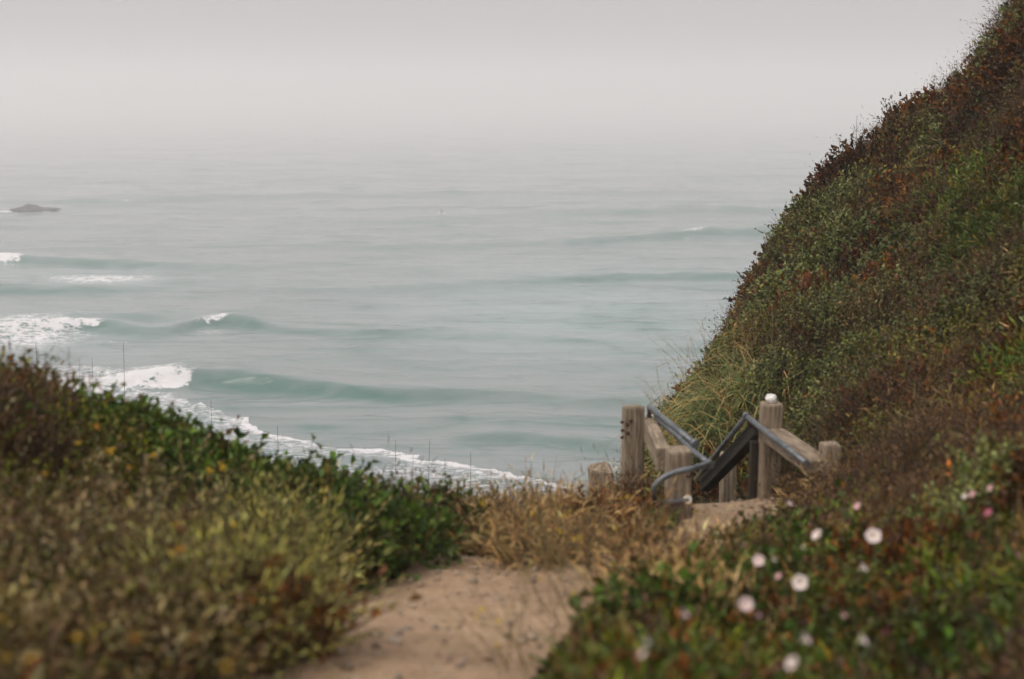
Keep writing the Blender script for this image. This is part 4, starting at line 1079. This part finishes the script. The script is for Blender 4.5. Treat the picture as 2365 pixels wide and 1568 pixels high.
FL = [
 (1110, 162, 44, 'side', WHT, 'small white flower at the landing edge, farthest up the slope'), (1505, 178, 46, 'side', PNK, 'pink flower alone below the half buried post'),
 (1300, 335, 66, 'side', WHT, 'white flower seen from the side, left of the big round one'), (1570, 332, 82, 'open', WHT, 'big round white flower highest in the patch'),
 (970, 455, 60, 'open', (.78, .6, .58), 'pinkish flower with a smaller one close on its right'), (1032, 455, 34, 'side', WHT, 'small flower touching the pinkish one at its left'),
 (1185, 388, 28, 'side', WHT, 'tiny cream flower between the side facing and pinkish ones'), (885, 385, 34, 'bud', PNK, 'pink bud nearest the bare patch by the path'),
 (1088, 545, 40, 'side', PNK, 'small pink flower just left of the central round white one'), (1190, 572, 82, 'open', WHT, 'big round white flower in the centre of the patch'),
 (1490, 505, 60, 'side', WHT, 'white trumpet flower below the highest big round one'), (895, 685, 76, 'open', (.76, .58, .56), 'large pale pink flower facing up, left of centre'),
 (552, 748, 58, 'side', (.76, .55, .54), 'pale pink trumpet flower nearest the path'), (645, 725, 34, 'bud', PNK, 'narrow pink bud right of the trumpet nearest the path'),
 (950, 750, 38, 'side', PNK, 'small pink flower just below the large pale pink one'), (678, 655, 28, 'bud', DPK, 'dark pink bud above the narrow pink one'),
 (480, 805, 34, 'bud', PNK, 'pink bud lower left of the trumpet nearest the path'), (1395, 750, 42, 'side', PNK, 'pink flower low between green leaves right of centre'),
 (1318, 720, 30, 'bud', DPK, 'dark pink bud beside the low pink flower'), (360, 890, 44, 'side', WHT, 'small white flower close above the lowest left one'),
 (378, 955, 48, 'side', WHT, 'lowest left white flower near the bottom of the path'), (1180, 885, 74, 'side', WHT, 'white trumpet flower pointing up right, below the centre one'),
 (1480, 890, 76, 'side', WHT, 'wide ragged white flower, lowest on the right'), (1175, 1015, 80, 'side', WHT, 'white flower at the very bottom of the picture'),
 (1040, 1030, 56, 'bud', DPK, 'large deep pink bud at the bottom of the picture'), (2065, 122, 34, 'side', WHT, 'small white flower at far right beside its pink neighbour'),
 (2108, 112, 38, 'side', PNK, 'small pink flower at far right touching its white neighbour'), (2195, 212, 46, 'side', DPK, 'deep pink flower at the right border below the pale ones'),
 (2200, 80, 36, 'side', PNK, 'highest pale pink flower at the right border'), (2090, 325, 34, 'bud', DPK, 'deep pink bud halfway along the right slope'),
 (2335, 440, 44, 'bud', PNK, 'pink bud almost at the right border'), (1640, 850, 46, 'bud', DPK, 'deep pink bud lying in the brown brush at lower right'),
 (1090, 880, 42, 'bud', DPK, 'deep pink bud left of the trumpet below the centre'), (1215, 455, 30, 'bud', DPK, 'faint pink bud above the central round flower'),
 (1300, 235, 30, 'bud', DPK, 'pink bud below the white flower at the landing edge'),
]
def clean_label(l): return l
for (zx, zy, sz_, kd, col, lab) in FL:
    px = 1328 + zx * .4385; py = 1097 + zy * .4385
    hh = .34; p = hit(px, py, hh, 1.8); d = p[1]
    c_ = at(px, py, d - .13); R = sz_ * .4385 / 2 / F0 * d * 1.0
    root = empty('bindweed_flower', (c_[0], c_[1], c_[2] + H), lab, 'flower', 'bindweed flowers on the right bank')
    link('petals', petals_mesh(kd, R if kd != 'bud' else R * 1.1, col), M_LEAF, root)
    a = Acc(); st_ = np.array([[0, 0, 0], [.01, .01, -.05], [.0, .03, -.12], [.01, .05, -.2]]) + np.r_[np.zeros((1, 3)), rng.normal(size=(3, 3)) * .006]
    a.tubes(st_[None], np.array([.0022, .002, .002, .002])[None], np.array([(.07, .10, .03)]), 5)
    D = unit(rng.normal(size=(5, 3)) * .4 + np.array([0, 0, 1.0])); Sx, _ = frame_of(D)
    a.leaves(np.zeros((5, 3)) - [0, 0, .004], D, Sx, np.full(5, R * .5), np.full(5, R * .3), np.tile((.08, .11, .03), (5, 1)))
    link('stalk', a.mesh('stalk'), M_LEAF, root)

YF = [(490, 560, 22, 'yellow flower cluster highest on the left bank'), (425, 450, 16, 'small orange flower under the left skyline'), (345, 525, 14, 'small yellow flower left of the highest cluster'),
 (985, 635, 20, 'right one of the two yellow flowers beside the dark green bush'), (925, 648, 18, 'left one of the two yellow flowers beside the dark green bush'), (680, 580, 14, 'little yellow flower between the highest cluster and the pair'),
 (800, 995, 22, 'orange yellow flower at the centre of the left bank'), (340, 1385, 24, 'bright yellow blurred flower in the near left corner'), (595, 1390, 20, 'orange yellow blurred flower right of the brightest one'),
 (1005, 1515, 22, 'yellow flower near the lower left edge of the path'), (25, 1475, 22, 'yellow flower at the left border near the bottom'), (135, 1475, 20, 'dim yellow flower beside the one at the left border'),
 (200, 660, 14, 'dull orange flower at the left of the grey scrub'), (570, 628, 12, 'tiny yellow flower below the highest cluster'), (1050, 1350, 12, 'tiny yellow flower in front of the withered bush'),
 (860, 1385, 16, 'orange flower among brown stems near the path'), (1010, 765, 12, 'tiny yellow flower at the top of the wispy broom'), (10, 1300, 16, 'yellow flower cut by the left border'),
 (1040, 885, 12, 'pale yellow flower inside the wispy broom'), (780, 880, 12, 'faint yellow flower left of the wispy broom'), (470, 830, 14, 'small green yellow flower at the foot of the dark green bush', 1)]
for q in YF:
    px = q[0] * .5215; py = 750.6 + q[1] * .5215
    if len(q) > 4: px, py = 1100 * .5774 + 470 * .374, 1700 * .5774 + 830 * .374
    p = hit(px, py, .42, 1.7); d = p[1]; c_ = at(px, py, d - .05); R = q[2] * .5215 * 1.0 / F0 * d
    root = empty('yellow_flower', (c_[0], c_[1], c_[2] + H), q[3], 'flower', 'yellow flowers on the left bank')
    a = Acc(); m = 26; D = unit(rng.normal(size=(m, 3)) * np.array([1, 1, .35]) + np.array([0, -.3, .4])); Sx, _ = frame_of(D)
    cy_ = (.62, .40, .03) if 'orange' not in q[3] and 'dull' not in q[3] else (.55, .27, .03)
    a.leaves(rng.normal(size=(m, 3)) * R * .3, D, Sx, np.full(m, R * .95), np.full(m, R * .45), np.tile(cy_, (m, 1)))
    link('blossom', a.mesh('blossom'), M_LEAF, root)
    a = Acc(); st_ = np.array([[0, 0, 0], [.01, .01, -.07], [0, .03, -.16], [.01, .05, -.26]]); a.tubes(st_[None], np.full((1, 4), .002), np.array([(.10, .10, .04)]), 5)
    link('stalk', a.mesh('stalk', True), M_LEAF, root)

# ---------------------------------------------------------------- reef and surfer
x0, y0 = sea_at(82, 491)
bm = bmesh.new(); bmesh.ops.create_icosphere(bm, subdivisions=5, radius=1)
for v in bm.verts:
    c_ = v.co; k = 1 + .5 * (float(fbm(c_.x * 4 + 9, c_.y * 2, c_.z * 3, 11, 3)) - .5)
    hump = .55 + .7 * math.exp(-((c_.x + .25) / .35) ** 2) - .12 * (c_.x > .15)
    v.co = Vector((c_.x * 6.2 * k, c_.y * 2.6 * k, c_.z * 1.15 * k * hump + .4 * float(vnoise(c_.x * 9, c_.y * 9, 0, 4))))
me = bpy.data.meshes.new('rock'); bm.to_mesh(me); bm.free()
tag(link('rock', me, M_REEF, loc=(x0, y0, float(SZ[np.abs(ry - y0).argmin() - 6:np.abs(ry - y0).argmin() + 6].max(0)[np.abs(uu - x0 / y0).argmin()]) - .1)), 'low dark rock awash in the sea at the left', 'rock')

x0, y0 = sea_at(1020, 511)
jj = np.abs(uu - x0 / y0).argmin(); ii = np.abs(ry - y0).argmin(); ii = ii - 5 + SZ[ii - 5:ii + 6, jj].argmax(); x0, y0 = SX[ii, jj], SY[ii, jj]
zs = .28 + float(SZ[np.abs(ry - y0).argmin(), np.abs(uu - x0 / y0).argmin()]) + .25
sb = empty('surfboard', (x0, y0, zs), 'white surfboard floating under the waiting surfer', 'surfboard')
bm = bmesh.new(); bmesh.ops.create_uvsphere(bm, u_segments=24, v_segments=12, radius=1)
for v in bm.verts:
    xx_ = v.co.x; v.co = Vector((xx_ * 1.25, v.co.y * .28 * (1 - .25 * abs(xx_)), v.co.z * .05 + .28 * max(0, -xx_ - .35) ** 1.5 - .05 * max(0, xx_)))
me = bpy.data.meshes.new('board'); bm.to_mesh(me); bm.free()
for f in me.polygons: f.use_smooth = True
link('board', me, M_WHITE, sb); sb.rotation_euler = (0, .06, .15)
bm = bmesh.new(); vs = [bm.verts.new(v) for v in ((1.0, 0, -.03), (1.2, 0, -.05), (1.22, 0, -.28))]; f = bm.faces.new(vs)
ex = bmesh.ops.extrude_face_region(bm, geom=[f]); bmesh.ops.translate(bm, verts=[e for e in ex['geom'] if isinstance(e, bmesh.types.BMVert)], vec=(0, .012, 0))
me = bpy.data.meshes.new('fin'); bm.to_mesh(me); bm.free(); link('fin', me, M_TIMBER, sb)
M_SUIT = mat('wetsuit', m_simple((.012, .013, .016), .6, 20, .2, .2, .005))
M_SKIN = mat('skin', m_simple((.42, .27, .2), .6, 20, .1, .2, .002))
M_HAIR = mat('hair', m_simple((.03, .02, .015), .6, 40, .3, .3, .002))
person = empty('person', (x0, y0, zs + .05), 'surfer in a dark wetsuit sitting astride a white board', 'person')
def skin_body(name, J, E, m, parent, sub=2):
    me = bpy.data.meshes.new(name); me.from_pydata([j[:3] for j in J], E, []); me.update()
    o = link(name, me, m, parent)
    md = o.modifiers.new('s', 'SKIN')
    for v, j in zip(me.skin_vertices[0].data, J): v.radius = (j[3], j[4] if len(j) > 4 else j[3])
    me.skin_vertices[0].data[0].use_root = True
    o.modifiers.new('b', 'SUBSURF').levels = sub; o.modifiers[-1].render_levels = sub
    return o
J = [(.15, 0, .05, .16, .13), (.12, 0, .25, .13, .10), (.08, 0, .45, .17, .11), (.05, 0, .56, .07, .06), (.02, 0, .64, .055), (.0, 0, .74, .095, .085), (-.01, 0, .84, .07),
     (.08, .2, .50, .065), (-.08, .27, .30, .05), (-.28, .18, .18, .035), (-.36, .15, .16, .03), (.08, -.2, .50, .065), (-.08, -.27, .30, .05), (-.28, -.18, .18, .035), (-.36, -.15, .16, .03),
     (.05, .17, .02, .1), (-.25, .34, -.08, .07), (-.1, .36, -.45, .045), (-.2, .36, -.52, .035), (.05, -.17, .02, .1), (-.25, -.34, -.08, .07), (-.1, -.36, -.45, .045), (-.2, -.36, -.52, .035)]
E = [(0, 1), (1, 2), (2, 3), (3, 4), (4, 5), (5, 6), (2, 7), (7, 8), (8, 9), (9, 10), (2, 11), (11, 12), (12, 13), (13, 14), (0, 15), (15, 16), (16, 17), (17, 18), (0, 19), (19, 20), (20, 21), (21, 22)]
skin_body('body', J, E, M_SUIT, person)
skin_body('hair', [(.035, 0, .80, .08), (.03, 0, .86, .06), (.06, 0, .74, .06)], [(0, 1), (0, 2)], M_HAIR, person, 2)
skin_body('face', [(-.06, 0, .76, .05), (-.07, 0, .70, .035), (-.105, 0, .745, .012)], [(0, 1), (0, 2)], M_SKIN, person, 2)
